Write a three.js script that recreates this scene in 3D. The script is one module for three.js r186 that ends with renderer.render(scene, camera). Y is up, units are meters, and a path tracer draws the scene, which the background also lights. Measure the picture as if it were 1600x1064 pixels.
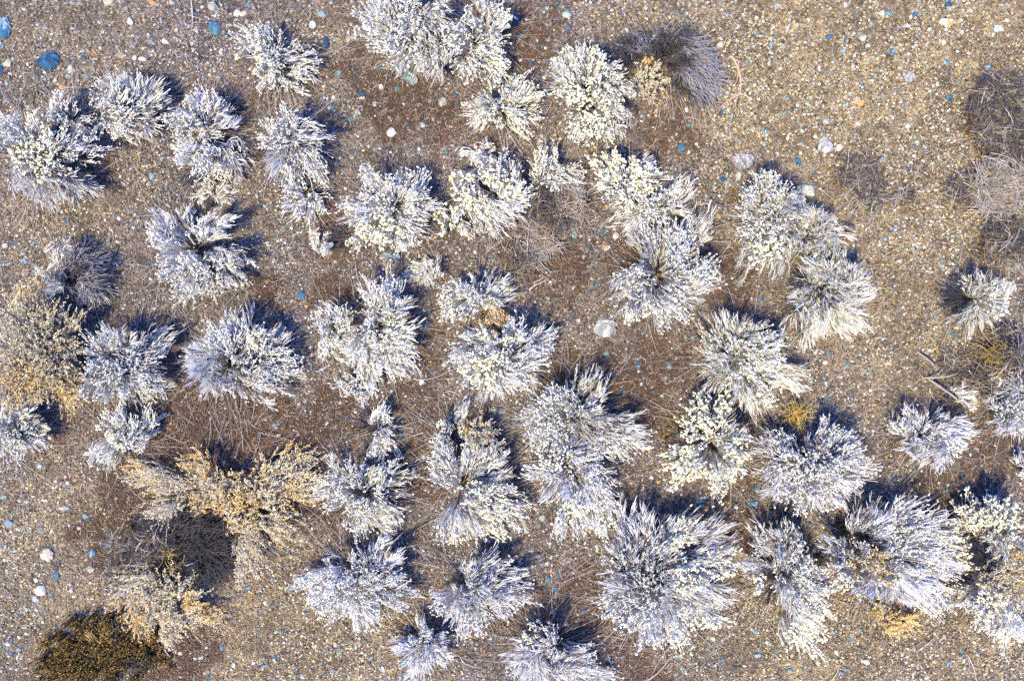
import * as THREE from 'three';
import { mergeGeometries, mergeVertices } from 'three/addons/utils/BufferGeometryUtils.js';

// ---------------------------------------------------------------- camera, sky, sun, exposure
const W = 1600, H = 1064, CAM_H = 8, FOCAL = 1280;            // photo pixels, drone height in metres, focal length in photo pixels
const scene = new THREE.Scene();
const camera = new THREE.PerspectiveCamera(2 * Math.atan(H / 2 / FOCAL) * 180 / Math.PI, 1024 / 680, 0.1, 400);
camera.position.set(0, CAM_H, 0);
camera.up.set(0, 0, -1);
camera.lookAt(0, 0, 0);

const SUN = new THREE.Vector3(-0.29, 0.88, 0.37).normalize();
const sun = new THREE.DirectionalLight(new THREE.Color().setRGB(1.0, 0.88, 0.56), 4.8);
sun.position.copy(SUN).multiplyScalar(30);
sun.castShadow = true;
sun.shadow.radius = 9;
sun.shadow.mapSize.set(4096, 4096);
Object.assign(sun.shadow.camera, { left: -8, right: 8, top: 8, bottom: -8, near: 5, far: 60 });
scene.add(sun, sun.target);

{ // clear deep blue high-desert sky, paler towards the horizon
  const w = 256, h = 128, d = new Float32Array(w * h * 4);
  for (let j = 0; j < h; j++) for (let i = 0; i < w; i++) {
    const el = ((j + 0.5) / h - 0.5) * Math.PI;
    const t = Math.pow(1 - Math.max(0, Math.sin(el)), 3);
    let r = 0.09 + 0.20 * t, g = 0.255 + 0.27 * t, b = 0.95 + 0.12 * t;
    if (el < 0) { r = 0.20; g = 0.17; b = 0.14; }
    const k = (j * w + i) * 4;
    d[k] = r; d[k + 1] = g; d[k + 2] = b; d[k + 3] = 1;
  }
  const sky = new THREE.DataTexture(d, w, h, THREE.RGBAFormat, THREE.FloatType);
  sky.mapping = THREE.EquirectangularReflectionMapping;
  sky.magFilter = sky.minFilter = THREE.LinearFilter;
  sky.needsUpdate = true;
  scene.background = sky;
  scene.environment = sky;
}
const renderer = new THREE.WebGLRenderer({ antialias: true });
renderer.setSize(1024, 680);
renderer.toneMapping = THREE.LinearToneMapping;
renderer.toneMappingExposure = 1.82;
renderer.shadowMap.enabled = true;

// ---------------------------------------------------------------- helpers
let seed = 12345;
const rnd = () => { seed = (seed + 0x6D2B79F5) | 0; let t = Math.imul(seed ^ (seed >>> 15), 1 | seed); t = (t + Math.imul(t ^ (t >>> 7), 61 | t)) ^ t; return ((t ^ (t >>> 14)) >>> 0) / 4294967296; };
const rr = (a, b) => a + (b - a) * rnd();
const gauss = () => (rnd() + rnd() + rnd() + rnd() - 2) * 0.87;
const hash = (x, y) => { let h = Math.imul(x | 0, 374761393) + Math.imul(y | 0, 668265263); h = Math.imul(h ^ (h >>> 13), 1274126177); return ((h ^ (h >>> 16)) >>> 0) / 4294967296; };
function vnoise(x, y) {
  const xi = Math.floor(x), yi = Math.floor(y), fx = x - xi, fy = y - yi;
  const u = fx * fx * (3 - 2 * fx), v = fy * fy * (3 - 2 * fy);
  const a = hash(xi, yi), b = hash(xi + 1, yi), c = hash(xi, yi + 1), d = hash(xi + 1, yi + 1);
  return a + (b - a) * u + (c - a) * v + (a - b - c + d) * u * v;
}
const fbm = (x, y) => (vnoise(x, y) + 0.5 * vnoise(2.1 * x + 7, 2.1 * y + 3) + 0.25 * vnoise(4.3 * x + 1, 4.3 * y + 9)) / 1.75;
const clamp = (x, a = 0, b = 1) => Math.min(b, Math.max(a, x));
const sstep = (a, b, x) => { const t = clamp((x - a) / (b - a)); return t * t * (3 - 2 * t); };
const groundY = (x, z) => Math.abs(x) > 12 || Math.abs(z) > 12 ? 0 : 0.05 * (fbm(x * 0.7 + 20, z * 0.7 + 20) - 0.5) + 0.022 * (fbm(x * 4 + 50, z * 4 + 50) - 0.5);
const at = (px, py, h = 0) => [(px - W / 2) / FOCAL * (CAM_H - h), (py - H / 2) / FOCAL * (CAM_H - h)];   // photo pixel at height h -> x, z
const SC = 540 / 1596;
const TILE = { A0: [0, 0, SC], A1: [530, 0, SC], A2: [1060, 0, SC], B0: [0, 350, SC], B1: [530, 350, SC], B2: [1060, 350, SC], C0: [0, 704, SC], C1: [530, 704, SC], C2: [1060, 704, SC], D: [220, 310, 200 / 1182], E: [850, 40, 300 / 1596] };
const pix = (tile, x, y) => [TILE[tile][0] + x * TILE[tile][2], TILE[tile][1] + y * TILE[tile][2]];

const used = {};
function numbered(name) { used[name] = (used[name] ?? -1) + 1; return used[name] ? name + '_' + String(used[name]).padStart(3, '0') : name; }
function tag(o, label, category, group, kind) {
  if (label) o.userData.label = label;
  if (category) o.userData.category = category;
  if (group) o.userData.group = group;
  if (kind) o.userData.kind = kind;
  return o;
}
class Geo {                                                       // collects tubes, puffs and leaves into one geometry
  constructor() { this.p = []; this.n = []; this.c = []; this.i = []; }
  tube(pts, r0, r1, col, sides = 3) {
    const base = this.p.length / 3, m = pts.length;
    for (let k = 0; k < m; k++) {
      const a = pts[Math.max(0, k - 1)], b = pts[Math.min(m - 1, k + 1)];
      let dx = b[0] - a[0], dy = b[1] - a[1], dz = b[2] - a[2];
      const l = Math.hypot(dx, dy, dz) || 1; dx /= l; dy /= l; dz /= l;
      let ux, uy, uz;                                             // u = d x axis
      if (Math.abs(dy) < 0.9) { ux = -dz; uy = 0; uz = dx; } else { ux = 0; uy = dz; uz = -dy; }
      const ul = Math.hypot(ux, uy, uz) || 1; ux /= ul; uy /= ul; uz /= ul;
      const vx = dy * uz - dz * uy, vy = dz * ux - dx * uz, vz = dx * uy - dy * ux;
      const r = r0 + (r1 - r0) * k / (m - 1);
      for (let s = 0; s < sides; s++) {
        const an = s / sides * Math.PI * 2, c = Math.cos(an), si = Math.sin(an);
        const nx = ux * c + vx * si, ny = uy * c + vy * si, nz = uz * c + vz * si;
        this.p.push(pts[k][0] + nx * r, pts[k][1] + ny * r, pts[k][2] + nz * r); this.n.push(nx, ny, nz); this.c.push(col[0], col[1], col[2]);
      }
      if (k) for (let s = 0; s < sides; s++) {
        const q = base + (k - 1) * sides, s2 = (s + 1) % sides;
        this.i.push(q + s, q + s2, q + sides + s, q + s2, q + sides + s2, q + sides + s);
      }
    }
  }
  puff(x, y, z, r, d, st, col) {                                  // small octahedral tuft stretched along d
    const base = this.p.length / 3;
    for (const [a, b, c] of OCT) {
      let vx = a * r * rr(0.75, 1.25), vy = b * r * rr(0.75, 1.25), vz = c * r * rr(0.75, 1.25);
      const k = (vx * d[0] + vy * d[1] + vz * d[2]) * (st - 1);
      vx += d[0] * k; vy += d[1] * k; vz += d[2] * k;
      const l = Math.hypot(vx, vy, vz) || 1;
      this.p.push(x + vx, y + vy, z + vz); this.n.push(vx / l, vy / l, vz / l); this.c.push(col[0], col[1], col[2]);
    }
    for (const f of OCTF) this.i.push(base + f);
  }
  leaf(x, y, z, d, len, wid, col) {                               // slim folded leaf blade
    const base = this.p.length / 3;
    let ux = -d[2] + rr(-.4, .4), uy = rr(-.7, .7), uz = d[0] + rr(-.4, .4);
    const l = Math.hypot(ux, uy, uz) || 1; ux *= wid / l; uy *= wid / l; uz *= wid / l;
    const mx = x + d[0] * len * .5, my = y + d[1] * len * .5, mz = z + d[2] * len * .5;
    const nx = d[1] * uz - d[2] * uy, ny = d[2] * ux - d[0] * uz, nz = d[0] * uy - d[1] * ux;
    const nl = (Math.hypot(nx, ny, nz) || 1) * (ny < 0 ? -1 : 1);
    const v = [[x, y, z], [mx + ux, my + uy, mz + uz], [mx - ux, my - uy, mz - uz], [mx, my - wid * .5, mz], [x + d[0] * len, y + d[1] * len, z + d[2] * len]];
    for (const q of v) { this.p.push(q[0], q[1], q[2]); this.n.push(nx / nl, ny / nl, nz / nl); this.c.push(col[0], col[1], col[2]); }
    this.i.push(base, base + 1, base + 3, base, base + 3, base + 2, base + 1, base + 4, base + 3, base + 3, base + 4, base + 2);
  }
  get empty() { return !this.i.length; }
  build(name, mat, parent, ox = 0, oy = 0, oz = 0) {
    if (this.empty) return null;
    const p = new Float32Array(this.p);
    for (let k = 0; k < p.length; k += 3) { p[k] -= ox; p[k + 1] -= oy; p[k + 2] -= oz; }
    const g = new THREE.BufferGeometry();
    g.setAttribute('position', new THREE.BufferAttribute(p, 3));
    g.setAttribute('normal', new THREE.BufferAttribute(new Float32Array(this.n), 3));
    g.setAttribute('color', new THREE.BufferAttribute(new Float32Array(this.c), 3));
    g.setIndex(this.i);
    const m = new THREE.Mesh(g, mat); m.name = name; m.castShadow = m.receiveShadow = true;
    parent.add(m);
    return m;
  }
}
const OCT = [[1, 0, 0], [-1, 0, 0], [0, 1, 0], [0, -1, 0], [0, 0, 1], [0, 0, -1]];
const OCTF = [0, 2, 4, 4, 2, 1, 1, 2, 5, 5, 2, 0, 4, 3, 0, 1, 3, 4, 5, 3, 1, 0, 3, 5];
const vary = (c, a, hue = 0.04) => { const k = 1 + rr(-a, a); return [clamp(c[0] * k * (1 + rr(-hue, hue)), 0, .86), clamp(c[1] * k * (1 + rr(-hue, hue)), 0, .86), clamp(c[2] * k * (1 + rr(-hue, hue)), 0, .86)]; };

// ---------------------------------------------------------------- materials
const std = (o) => new THREE.MeshStandardMaterial({ vertexColors: true, roughness: 0.85, ...o });
const M = { stem: std({ roughness: 0.75 }), head: std({ roughness: 1 }), wood: std({ roughness: 0.9 }), leaf: std({ roughness: 0.85, side: THREE.DoubleSide }), stone: std({ roughness: 0.88 }), gravel: std({ vertexColors: false, roughness: 0.9 }) };

// ---------------------------------------------------------------- ground
// patches of reddish-brown plant litter and of pale, yellowish gravel, as they lie in the photograph (pixel x, y, radius, strength)
const LITTER = [[620, 165, 75, 1], [560, 120, 50, .6], [330, 660, 120, 1], [430, 690, 90, .9], [970, 625, 70, 1], [890, 580, 60, .8], [870, 410, 70, .9], [820, 330, 60, .6], [660, 720, 60, .8], [520, 650, 60, .7], [200, 760, 70, .6], [180, 840, 60, .9], [1200, 300, 60, .4], [1060, 210, 60, .6], [1180, 800, 90, .5], [900, 960, 90, .6], [1480, 760, 110, .5], [250, 1010, 110, .7], [1400, 440, 60, .2], [1140, 430, 80, .5], [500, 470, 60, .6], [420, 460, 40, .8], [90, 700, 50, .4], [690, 190, 60, .6], [830, 60, 70, .7], [360, 180, 50, .5], [650, 620, 60, .5], [780, 960, 60, .5], [1560, 200, 70, .6], [1560, 700, 60, .5], [500, 780, 60, .8], [1340, 880, 60, .6], [400, 800, 70, .6], [930, 770, 60, .7], [1180, 690, 50, .5], [1030, 570, 70, .6], [1000, 1040, 60, .6], [660, 540, 50, .5], [980, 400, 40, .6], [130, 240, 60, .4], [540, 350, 60, .5]];
const PALE = [[1330, 120, 330, 1], [1560, 60, 200, 1], [1420, 470, 190, .9], [1480, 320, 180, .9], [100, 900, 200, .8], [430, 1010, 190, 1], [620, 1020, 110, .8], [1300, 1020, 280, .9], [1540, 1040, 150, .8], [90, 60, 170, .45], [520, 40, 90, .6], [80, 350, 110, .7], [200, 300, 60, .5], [560, 200, 60, .3], [420, 330, 80, .3], [480, 100, 70, .5], [680, 480, 60, .3], [900, 480, 90, .3], [1330, 600, 120, .5], [1040, 40, 120, .7]];
function patch(list, px, py) {
  let s = 0; const wx = (fbm(px / 34, py / 34 + 40) - .5) * 90, wy = (fbm(px / 34 + 60, py / 34) - .5) * 90;
  for (const [x, y, r, k] of list) { const d = Math.hypot(px + wx - x, py + wy - y) / r; if (d < 1.3) s = Math.max(s, k * sstep(1.3, .35, d)); }
  return s;
}
const litterAt = (x, z) => patch(LITTER, x / CAM_H * FOCAL + W / 2, z / CAM_H * FOCAL + H / 2);
const paleAt = (x, z) => patch(PALE, x / CAM_H * FOCAL + W / 2, z / CAM_H * FOCAL + H / 2);
const GW = 13, GH = 9;
{
  const tw = 2048, th = 1418, d = new Uint8Array(tw * th * 4);
  const enc = (v) => 255 * Math.pow(clamp(v), 1 / 2.2);
  // coarse maps first, then grain per texel
  const cw = 260, ch = 180, lit = new Float32Array(cw * ch), pal = new Float32Array(cw * ch);
  for (let j = 0; j < ch; j++) for (let i = 0; i < cw; i++) { const x = (i / (cw - 1) - .5) * GW, z = (j / (ch - 1) - .5) * GH; lit[j * cw + i] = litterAt(x, z); pal[j * cw + i] = paleAt(x, z); }
  const samp = (a, u, v) => { const x = u * (cw - 1), y = v * (ch - 1), xi = Math.min(cw - 2, x | 0), yi = Math.min(ch - 2, y | 0), fx = x - xi, fy = y - yi, k = yi * cw + xi; return (a[k] * (1 - fx) + a[k + 1] * fx) * (1 - fy) + (a[k + cw] * (1 - fx) + a[k + cw + 1] * fx) * fy; };
  for (let j = 0; j < th; j++) for (let i = 0; i < tw; i++) {
    const u = i / tw, v = j / th, x = (u - .5) * GW, z = (v - .5) * GH;
    const L = samp(lit, u, v), P = samp(pal, u, v);
    const n = vnoise(x * 9, z * 9), n2 = vnoise(x * 45 + 9, z * 45 + 4), n3 = hash(i, j), n4 = hash(i >> 1, (j >> 1) + 999);
    let k = 0.16 + 0.36 * n + 0.66 * n2;
    k *= n3 < .22 ? .28 : n3 > .86 ? 1.8 : 1;
    k *= n4 < .2 ? .6 : n4 > .88 ? 1.45 : 1;
    const v1 = fbm(x * 1.3 + 11, z * 1.3 + 5), v2 = sstep(.42, .6, fbm(x * 3.1 + 31, z * 3.1 + 8));
    let r = .118 + .055 * v1, g = .098 + .036 * v1, b = .102 + .004 * v1;
    k *= .82 + .4 * v2;
    r += P * .115; g += P * .078; b += P * .002;
    const s = .92 * sstep(.3, .62, L * (0.3 + .75 * n + 0.75 * n2));
    r += (.088 - r) * s; g += (.043 - g) * s; b += (.022 - b) * s;
    if (n4 > .5 && n4 < .56) { r *= 1.25; g *= 1.0; b *= .6; }
    const o = ((th - 1 - j) * tw + i) * 4;
    d[o] = enc(r * k); d[o + 1] = enc(g * k); d[o + 2] = enc(b * k); d[o + 3] = 255;
  }
  const t = new THREE.DataTexture(d, tw, th, THREE.RGBAFormat);
  t.colorSpace = THREE.SRGBColorSpace; t.wrapS = t.wrapT = THREE.MirroredRepeatWrapping;
  t.magFilter = THREE.LinearFilter; t.minFilter = THREE.LinearMipmapLinearFilter; t.generateMipmaps = true; t.needsUpdate = true;
  const xs = [], zs = [];
  for (let x = -6.5; x <= 6.5001; x += 0.05) xs.push(x);
  for (let z = -4.5; z <= 4.5001; z += 0.05) zs.push(z);
  for (const e of [8, 10, 13, 18, 26, 40, 70, 120]) { xs.push(e); xs.unshift(-e); zs.push(e); zs.unshift(-e); }
  const p = [], uv = [], idx = [], nx = xs.length;
  for (const z of zs) for (const x of xs) { p.push(x, groundY(x, z), z); uv.push(x / GW + .5, .5 - z / GH); }
  for (let j = 0; j + 1 < zs.length; j++) for (let i = 0; i + 1 < nx; i++) { const a = j * nx + i; idx.push(a, a + nx, a + 1, a + 1, a + nx, a + nx + 1); }
  const g = new THREE.BufferGeometry();
  g.setAttribute('position', new THREE.Float32BufferAttribute(p, 3)); g.setAttribute('uv', new THREE.Float32BufferAttribute(uv, 2)); g.setIndex(idx); g.computeVertexNormals();
  const m = new THREE.Mesh(g, new THREE.MeshStandardMaterial({ map: t, roughness: .95 }));
  m.name = 'ground'; m.receiveShadow = true; m.castShadow = true; m.userData.kind = 'structure';
  m.userData.label = 'dry brown gravelly desert ground strewn with litter';
  scene.add(m);
}


// ---------------------------------------------------------------- shrubs
const STEM = { silver: [.82, .795, .74], violet: [.29, .275, .305], dark: [.075, .066, .072], straw: [.52, .37, .12], pale: [.42, .37, .33], olive: [.13, .105, .035], sage: [.50, .44, .34] };
const HEAD = { w: [.85, .825, .74], c: [.86, .76, .49] };
const LEAF = { k: [.63, .57, .43], g: [.80, .49, .14] };
const WOOD = [.17, .12, .085];
const BASES = [];
function bez(a, b, c, n) { const o = []; for (let k = 0; k <= n; k++) { const t = k / n, s = 1 - t; o.push([s * s * a[0] + 2 * s * t * b[0] + t * t * c[0], s * s * a[1] + 2 * s * t * b[1] + t * t * c[1], s * s * a[2] + 2 * s * t * b[2] + t * t * c[2]]); } return o; }
function shrub(name, label, category, group, tile, bx, by, height, lobeText) {
  const root = new THREE.Group(); root.name = numbered(name);
  const [gx, gz] = at(...pix(tile, bx, by)), gy = groundY(gx, gz);
  root.position.set(gx, gy, gz);
  tag(root, label, category, group);
  scene.add(root);
  const lobes = lobeText.trim().split(';').map((s) => s.trim()).filter(Boolean).map((s) => { const [x, y, r, t] = s.split(/\s+/); return { x: +x, y: +y, r: +r * TILE[tile][2] / FOCAL * CAM_H * ('wcsm'.includes(t) ? .97 : 'kg'.includes(t) ? 1.12 : 1), t }; });
  let R = 0.1;
  for (const l of lobes) { const [x, z] = at(...pix(tile, l.x, l.y), height * .6); l.d = Math.hypot(x - gx, z - gz); R = Math.max(R, l.d + l.r * .5); }
  const curl = gauss() * .09, wood = new Geo(), tone = rr(.9, 1.06), warm = rnd(), tint = [.96 + .06 * warm, .97 + .03 * warm, 1.07 - .17 * warm];
  BASES.push([gx, gz, R, height]);
  // root crown
  for (let k = 0; k < 7; k++) { const a = rr(0, 6.28), q = rr(.02, .06); wood.tube(bez([gx + Math.cos(a) * q, gy - .03, gz + Math.sin(a) * q], [gx + Math.cos(a) * q * .6, gy + .05, gz + Math.sin(a) * q * .6], [gx + Math.cos(a) * q * 2, gy + rr(.08, .16) * Math.min(1, height / .4), gz + Math.sin(a) * q * 2], 2), .012, .006, vary(WOOD, .3), 4); }
  for (const l of lobes) {
    const hT = height * Math.max(.3, 1 - .62 * (l.d / R) ** 2) * rr(.86, 1.12);
    const [tx, tz] = at(...pix(tile, l.x, l.y), hT + gy);
    const T = [tx, gy + hT, tz];
    let ox = tx - gx, oz = tz - gz; const dd = Math.hypot(ox, oz) || 1e-6; ox /= dd; oz /= dd;
    const f = l.t === 'k' || l.t === 'g' ? rr(.6, .78) : rr(.3, .42) + .3 * sstep(.2, .6, dd);
    const F = [gx + (tx - gx) * f + rr(-.02, .02), gy + hT * (.42 - .1 * dd / R), gz + (tz - gz) * f + rr(-.02, .02)];
    // woody branch from the root crown to the fork
    const type = l.t, bare = type === 'd' || type === 't' || type === 'y' || type === 'o' || type === 'v';
    const bcol = type === 'd' || type === 'x' ? STEM.dark : type === 'y' ? STEM.straw : WOOD;
    const B0 = [gx + ox * .02 + rr(-.015, .015), gy, gz + oz * .02 + rr(-.015, .015)];
    wood.tube(bez(B0, [gx + (F[0] - gx) * .4, gy + hT * .3, gz + (F[2] - gz) * .4], F, 3), .008, .004, vary(bcol, .25), 4);
    const st = new Geo(), hd = new Geo();
    const area = (l.r / .115) ** 2;
    const N = Math.round(area * ({ w: 51, c: 44, m: 52, s: 57, d: 40, t: 34, y: 30, v: 50, o: 80, k: 25, g: 23, x: 100, z: 75 }[type]));
    const sc = { d: STEM.dark, t: STEM.pale, v: STEM.violet, x: STEM.dark, z: STEM.pale, y: STEM.straw, o: STEM.olive, k: STEM.sage, g: STEM.sage }[type] || STEM.silver;
    const lobeTone = tone * rr(.9, 1.08);
    const low = height < .2;
    const tufts = []; const nt = Math.max(3, Math.round(area * (bare ? 8 : 10)));     // sprays inside a lobe
    for (let k = 0; k < nt; k++) { const a = rr(0, 6.283), q = Math.sqrt(rnd()) * l.r * .95; tufts.push([Math.cos(a) * q, Math.sin(a) * q, rr(-.11, .06), curl + gauss() * .09, rr(.88, 1.09)]); }
    if (type === 'o') for (let k = 0; k < N; k++) {
      const tu = tufts[k % nt], mx = tx + tu[0] * 1.3 + gauss() * l.r * .22, mz = tz + tu[1] * 1.3 + gauss() * l.r * .22, my = groundY(mx, mz), hh = rr(.35, 1) * hT * .8, b = rr(0, 6.283), lean = rr(.01, .035);
      const e = [mx + Math.cos(b) * lean, my + hh, mz + Math.sin(b) * lean];
      st.tube([[mx, my - .005, mz], [mx + Math.cos(b) * lean * .3, my + hh * .6, mz + Math.sin(b) * lean * .3], e], .004, .0025, vary(STEM.olive, .4, .1));
      for (let w = 0; w < 5; w++) { const v = [rr(-1, 1), rr(-.1, .9), rr(-1, 1)], vl = Math.hypot(...v) || 1; hd.leaf(e[0], e[1] - rr(0, hh * .5), e[2], v.map((n) => n / vl), rr(.010, .022), rr(.003, .005), vary(rnd() < .4 ? [.42, .23, .045] : rnd() < .5 ? [.13, .07, .045] : [.17, .13, .03], .35, .12)); }
    }
    else if (type === 'x' || type === 'z') for (let k = 0; k < N; k++) {             // tangled twigs running every way
      const a = rr(0, 6.283), q = Math.sqrt(rnd()) * l.r * 1.1, b = rr(0, 6.283), ln = rr(.05, .15), x0 = tx + Math.cos(a) * q, z0 = tz + Math.sin(a) * q, y0 = groundY(x0, z0), col = vary(rnd() < .16 ? STEM.pale : rnd() < .3 ? [.24, .16, .08] : sc, .35, .06), th = rr(.002, .0045);
      const p0 = [x0 - Math.cos(b) * ln, y0 + rr(.1, .7) * hT, z0 - Math.sin(b) * ln], p2 = [x0 + Math.cos(b) * ln, y0 + rr(.1, 1) * hT, z0 + Math.sin(b) * ln], pm = [x0 + rr(-.06, .06), y0 + rr(.4, 1.1) * hT, z0 + rr(-.06, .06)];
      const P = bez(p0, pm, p2, 4); st.tube(P, th, th * .55, col);
      const f2 = b + rr(-1, 1), l2 = rr(.03, .08); st.tube([P[2], [P[2][0] + Math.cos(f2) * l2, P[2][1] + rr(-.02, .04), P[2][2] + Math.sin(f2) * l2]], th * .7, th * .4, col);
    }
    else for (let k = 0; k < N; k++) {
      const tu = tufts[k % nt], loose = bare ? .55 : type === 's' ? .44 : .42;
      const sx = tu[0] + gauss() * l.r * loose, sz = tu[1] + gauss() * l.r * loose;
      const wisp = rnd() < .08, reach = (type === 's' ? rr(.8, 1.12) : rr(.85, 1.06)) * tu[4] * (wisp ? 1.1 : 1);
      const out = (sx * ox + sz * oz) / l.r;                          // outer side of the lobe hangs lower
      const e = [gx + (T[0] - gx) * reach + sx, T[1] + tu[2] * Math.min(1, height * 2.4) + gauss() * .02 - (out > 0 ? out * hT * .18 : 0) - (bare ? rr(0, .3) * hT : 0), gz + (T[2] - gz) * reach + sz];
      e[1] = Math.max(e[1], groundY(e[0], e[2]) + .012);
      const s0 = [F[0] + tu[0] * .5 + rr(-.01, .01), F[1] + rr(-.04, .02) * Math.min(1, height * 3), F[2] + tu[1] * .5 + rr(-.01, .01)];
      if (low) s0[1] = Math.max(s0[1], gy + .01);
      const bend = type === 's' ? .18 : .1, j = bare ? .06 : .032;
      const c = [s0[0] + (e[0] - s0[0]) * .5 + rr(-j, j) - oz * tu[3], s0[1] + (e[1] - s0[1]) * (.62 + bend), s0[2] + (e[2] - s0[2]) * .5 + rr(-j, j) + ox * tu[3]];
      const P = bez(s0, c, e, 3);
      if (type === 's' || type === 'm') { P[3][0] += rr(-.02, .02); P[3][1] -= rr(0, .025); P[3][2] += rr(-.02, .02); }
      const old = !bare && rnd() < .17, col = vary(old ? [.24, .17, .12] : sc, .28, .05); for (let q = 0; q < 3; q++) col[q] = Math.min(.84, col[q] * lobeTone * (bare ? 1 : tint[q]));
      const thick = bare ? rr(.0024, .0052) : (wisp ? .0018 : rr(.0023, .0047));
      st.tube(P, thick, thick * .62, col);
      if (!bare && type !== 'k' && type !== 'g') for (let q = 0; q < (type === 's' ? 2 : 1); q++) {       // each stem forks near its tip
        const m0 = P[2], w = .55 + .3 * rnd(), s2 = .022;
        st.tube([m0, [m0[0] + (P[3][0] - m0[0]) * w + rr(-s2, s2), m0[1] + (P[3][1] - m0[1]) * w + rr(-.01, .022), m0[2] + (P[3][2] - m0[2]) * w + rr(-s2, s2)]], thick * .75, thick * .5, col);
      }
      if (bare && rnd() < .7 && type !== 'o') {                      // side twigs on bare wood
        const m0 = P[2], a = rr(0, 6.283), ln = rr(.03, .09);
        st.tube([m0, [m0[0] + (e[0] - s0[0]) * .18 + Math.cos(a) * ln * .4, m0[1] + .01, m0[2] + (e[2] - s0[2]) * .18 + Math.sin(a) * ln * .4], [m0[0] + (e[0] - s0[0]) * .3 + Math.cos(a) * ln, m0[1] + rr(-.01, .03), m0[2] + (e[2] - s0[2]) * .3 + Math.sin(a) * ln]], thick * .8, thick * .45, col);
      }
      let dx = P[3][0] - P[2][0], dy = P[3][1] - P[2][1], dz = P[3][2] - P[2][2]; const dl = Math.hypot(dx, dy, dz) || 1; dx /= dl; dy /= dl; dz /= dl;
      const prob = { w: .82, c: .85, m: .36 }[type] || 0;
      if (rnd() < prob) {
        const hc = HEAD[type === 'c' ? (rnd() < .8 ? 'c' : 'w') : (rnd() < .86 ? 'w' : 'c')], n = type === 'c' ? 4 : 3, big = type === 'c' ? rr(.007, .0125) : rr(.0042, .0078);
        for (let q = 0; q < n; q++) {
          const sp = q ? big * (type === 'c' ? 1.3 : 2) : 0;
          hd.puff(e[0] + rr(-sp, sp) + dx * q * .003, e[1] + rr(-sp, sp) + dy * .006 - (q ? .003 : 0), e[2] + rr(-sp, sp) + dz * q * .003, big * rr(.7, 1.1), [dx, dy, dz], type === 'c' ? 1.2 : 1.6, vary(hc, .1, .03));
        }
      }
      if (type === 'k' || type === 'g') {                            // small leaves and spent seed heads along the upper stem
        const nl = 14;
        for (let q = 0; q < nl; q++) {
          const t = rr(.35, 1.06), i0 = Math.min(2, Math.floor(t * 3)), ft = t * 3 - i0;
          const bp = [0, 1, 2].map((w) => P[i0][w] + (P[i0 + 1][w] - P[i0][w]) * ft);
          let vx = dx * .9 + rr(-.8, .8), vy = dy * .5 + rr(-.3, .8), vz = dz * .9 + rr(-.8, .8); const vl = Math.hypot(vx, vy, vz) || 1;
          const gold = type === 'g' ? rnd() < .78 : rnd() < .14;
          hd.leaf(bp[0] + rr(-.008, .008), bp[1] + rr(-.008, .008), bp[2] + rr(-.008, .008), [vx / vl, vy / vl, vz / vl], rr(.014, .032), rr(.0028, .0046), vary(gold ? LEAF.g : LEAF.k, .22, .06));
        }
      }
      if (type === 'o' && rnd() < .6) hd.leaf(e[0], e[1], e[2], [dx, dy, dz], rr(.012, .024), .004, vary(rnd() < .3 ? [.30, .19, .04] : [.15, .13, .035], .3, .1));
    }
    const part = { d: 'twig_spray', t: 'twig_spray', y: 'twig_spray', v: 'twig_spray', x: 'twig_tangle', z: 'twig_tangle', o: 'moss_clump' }[type] || 'branch';
    const bm = st.build(part, M.stem, root, gx, gy, gz);
    if (bm && !hd.empty) {
      const hm = hd.build({ k: 'leaf_cluster', g: 'seed_head', o: 'leaf_cluster' }[type] || 'flower_head', type === 'k' || type === 'g' || type === 'o' ? M.leaf : M.head, bm, gx, gy, gz);
      hm.userData.kind = 'stuff';                                    // single heads are far too small to pick apart
    }
  }
  if (height > .3) {                                                 // old grey stems lying round the foot of the shrub
    const sk = new Geo(), n = Math.round(R * 170);
    for (let k = 0; k < n; k++) {
      const a = rr(0, 6.283), q0 = rr(.25, .75) * R, q1 = q0 + rr(.12, .36), b = a + gauss() * .35, x0 = gx + Math.cos(a) * q0, z0 = gz + Math.sin(a) * q0, x1 = gx + Math.cos(b) * q1, z1 = gz + Math.sin(b) * q1, xm = (x0 + x1) / 2 + rr(-.03, .03), zm = (z0 + z1) / 2 + rr(-.03, .03);
      sk.tube(bez([x0, groundY(x0, z0) + rr(.01, .09), z0], [xm, groundY(xm, zm) + rr(.01, .07), zm], [x1, groundY(x1, z1) + rr(.004, .03), z1], 3), .0028, .0016, vary(rnd() < .5 ? [.42, .38, .37] : [.22, .17, .14], .3, .05));
    }
    sk.build('dead_stem_skirt', M.wood, root, gx, gy, gz);
  }
  const wm = wood.build('woody_base', M.wood, root, gx, gy, gz);
  return root;
}
const RB = 'rabbitbrush_shrub', RG = 'pale rabbitbrush shrubs on the gravel';
const rb = (label, ...a) => shrub(RB, label, 'shrub', RG, ...a);
rb('broad shrub thick with cream flower heads, silvery stems fanning out below', 'A0', 200, 690, .62, '50 620 80 w;150 600 75 c;110 700 75 c;210 680 70 c;290 640 60 w;240 790 65 c;150 780 65 c;80 830 80 s;170 870 85 s;280 870 80 s;400 870 60 s;370 730 55 w;450 680 45 w;20 560 50 w;380 640 45 m');
rb('small white flowered shrub wedged between cream flowered shrub and round blue-fringed one', 'A0', 320, 570, .45, '290 440 45 w;210 490 45 s;300 520 60 w;370 560 50 w;250 540 40 m;370 600 40 w');
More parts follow.
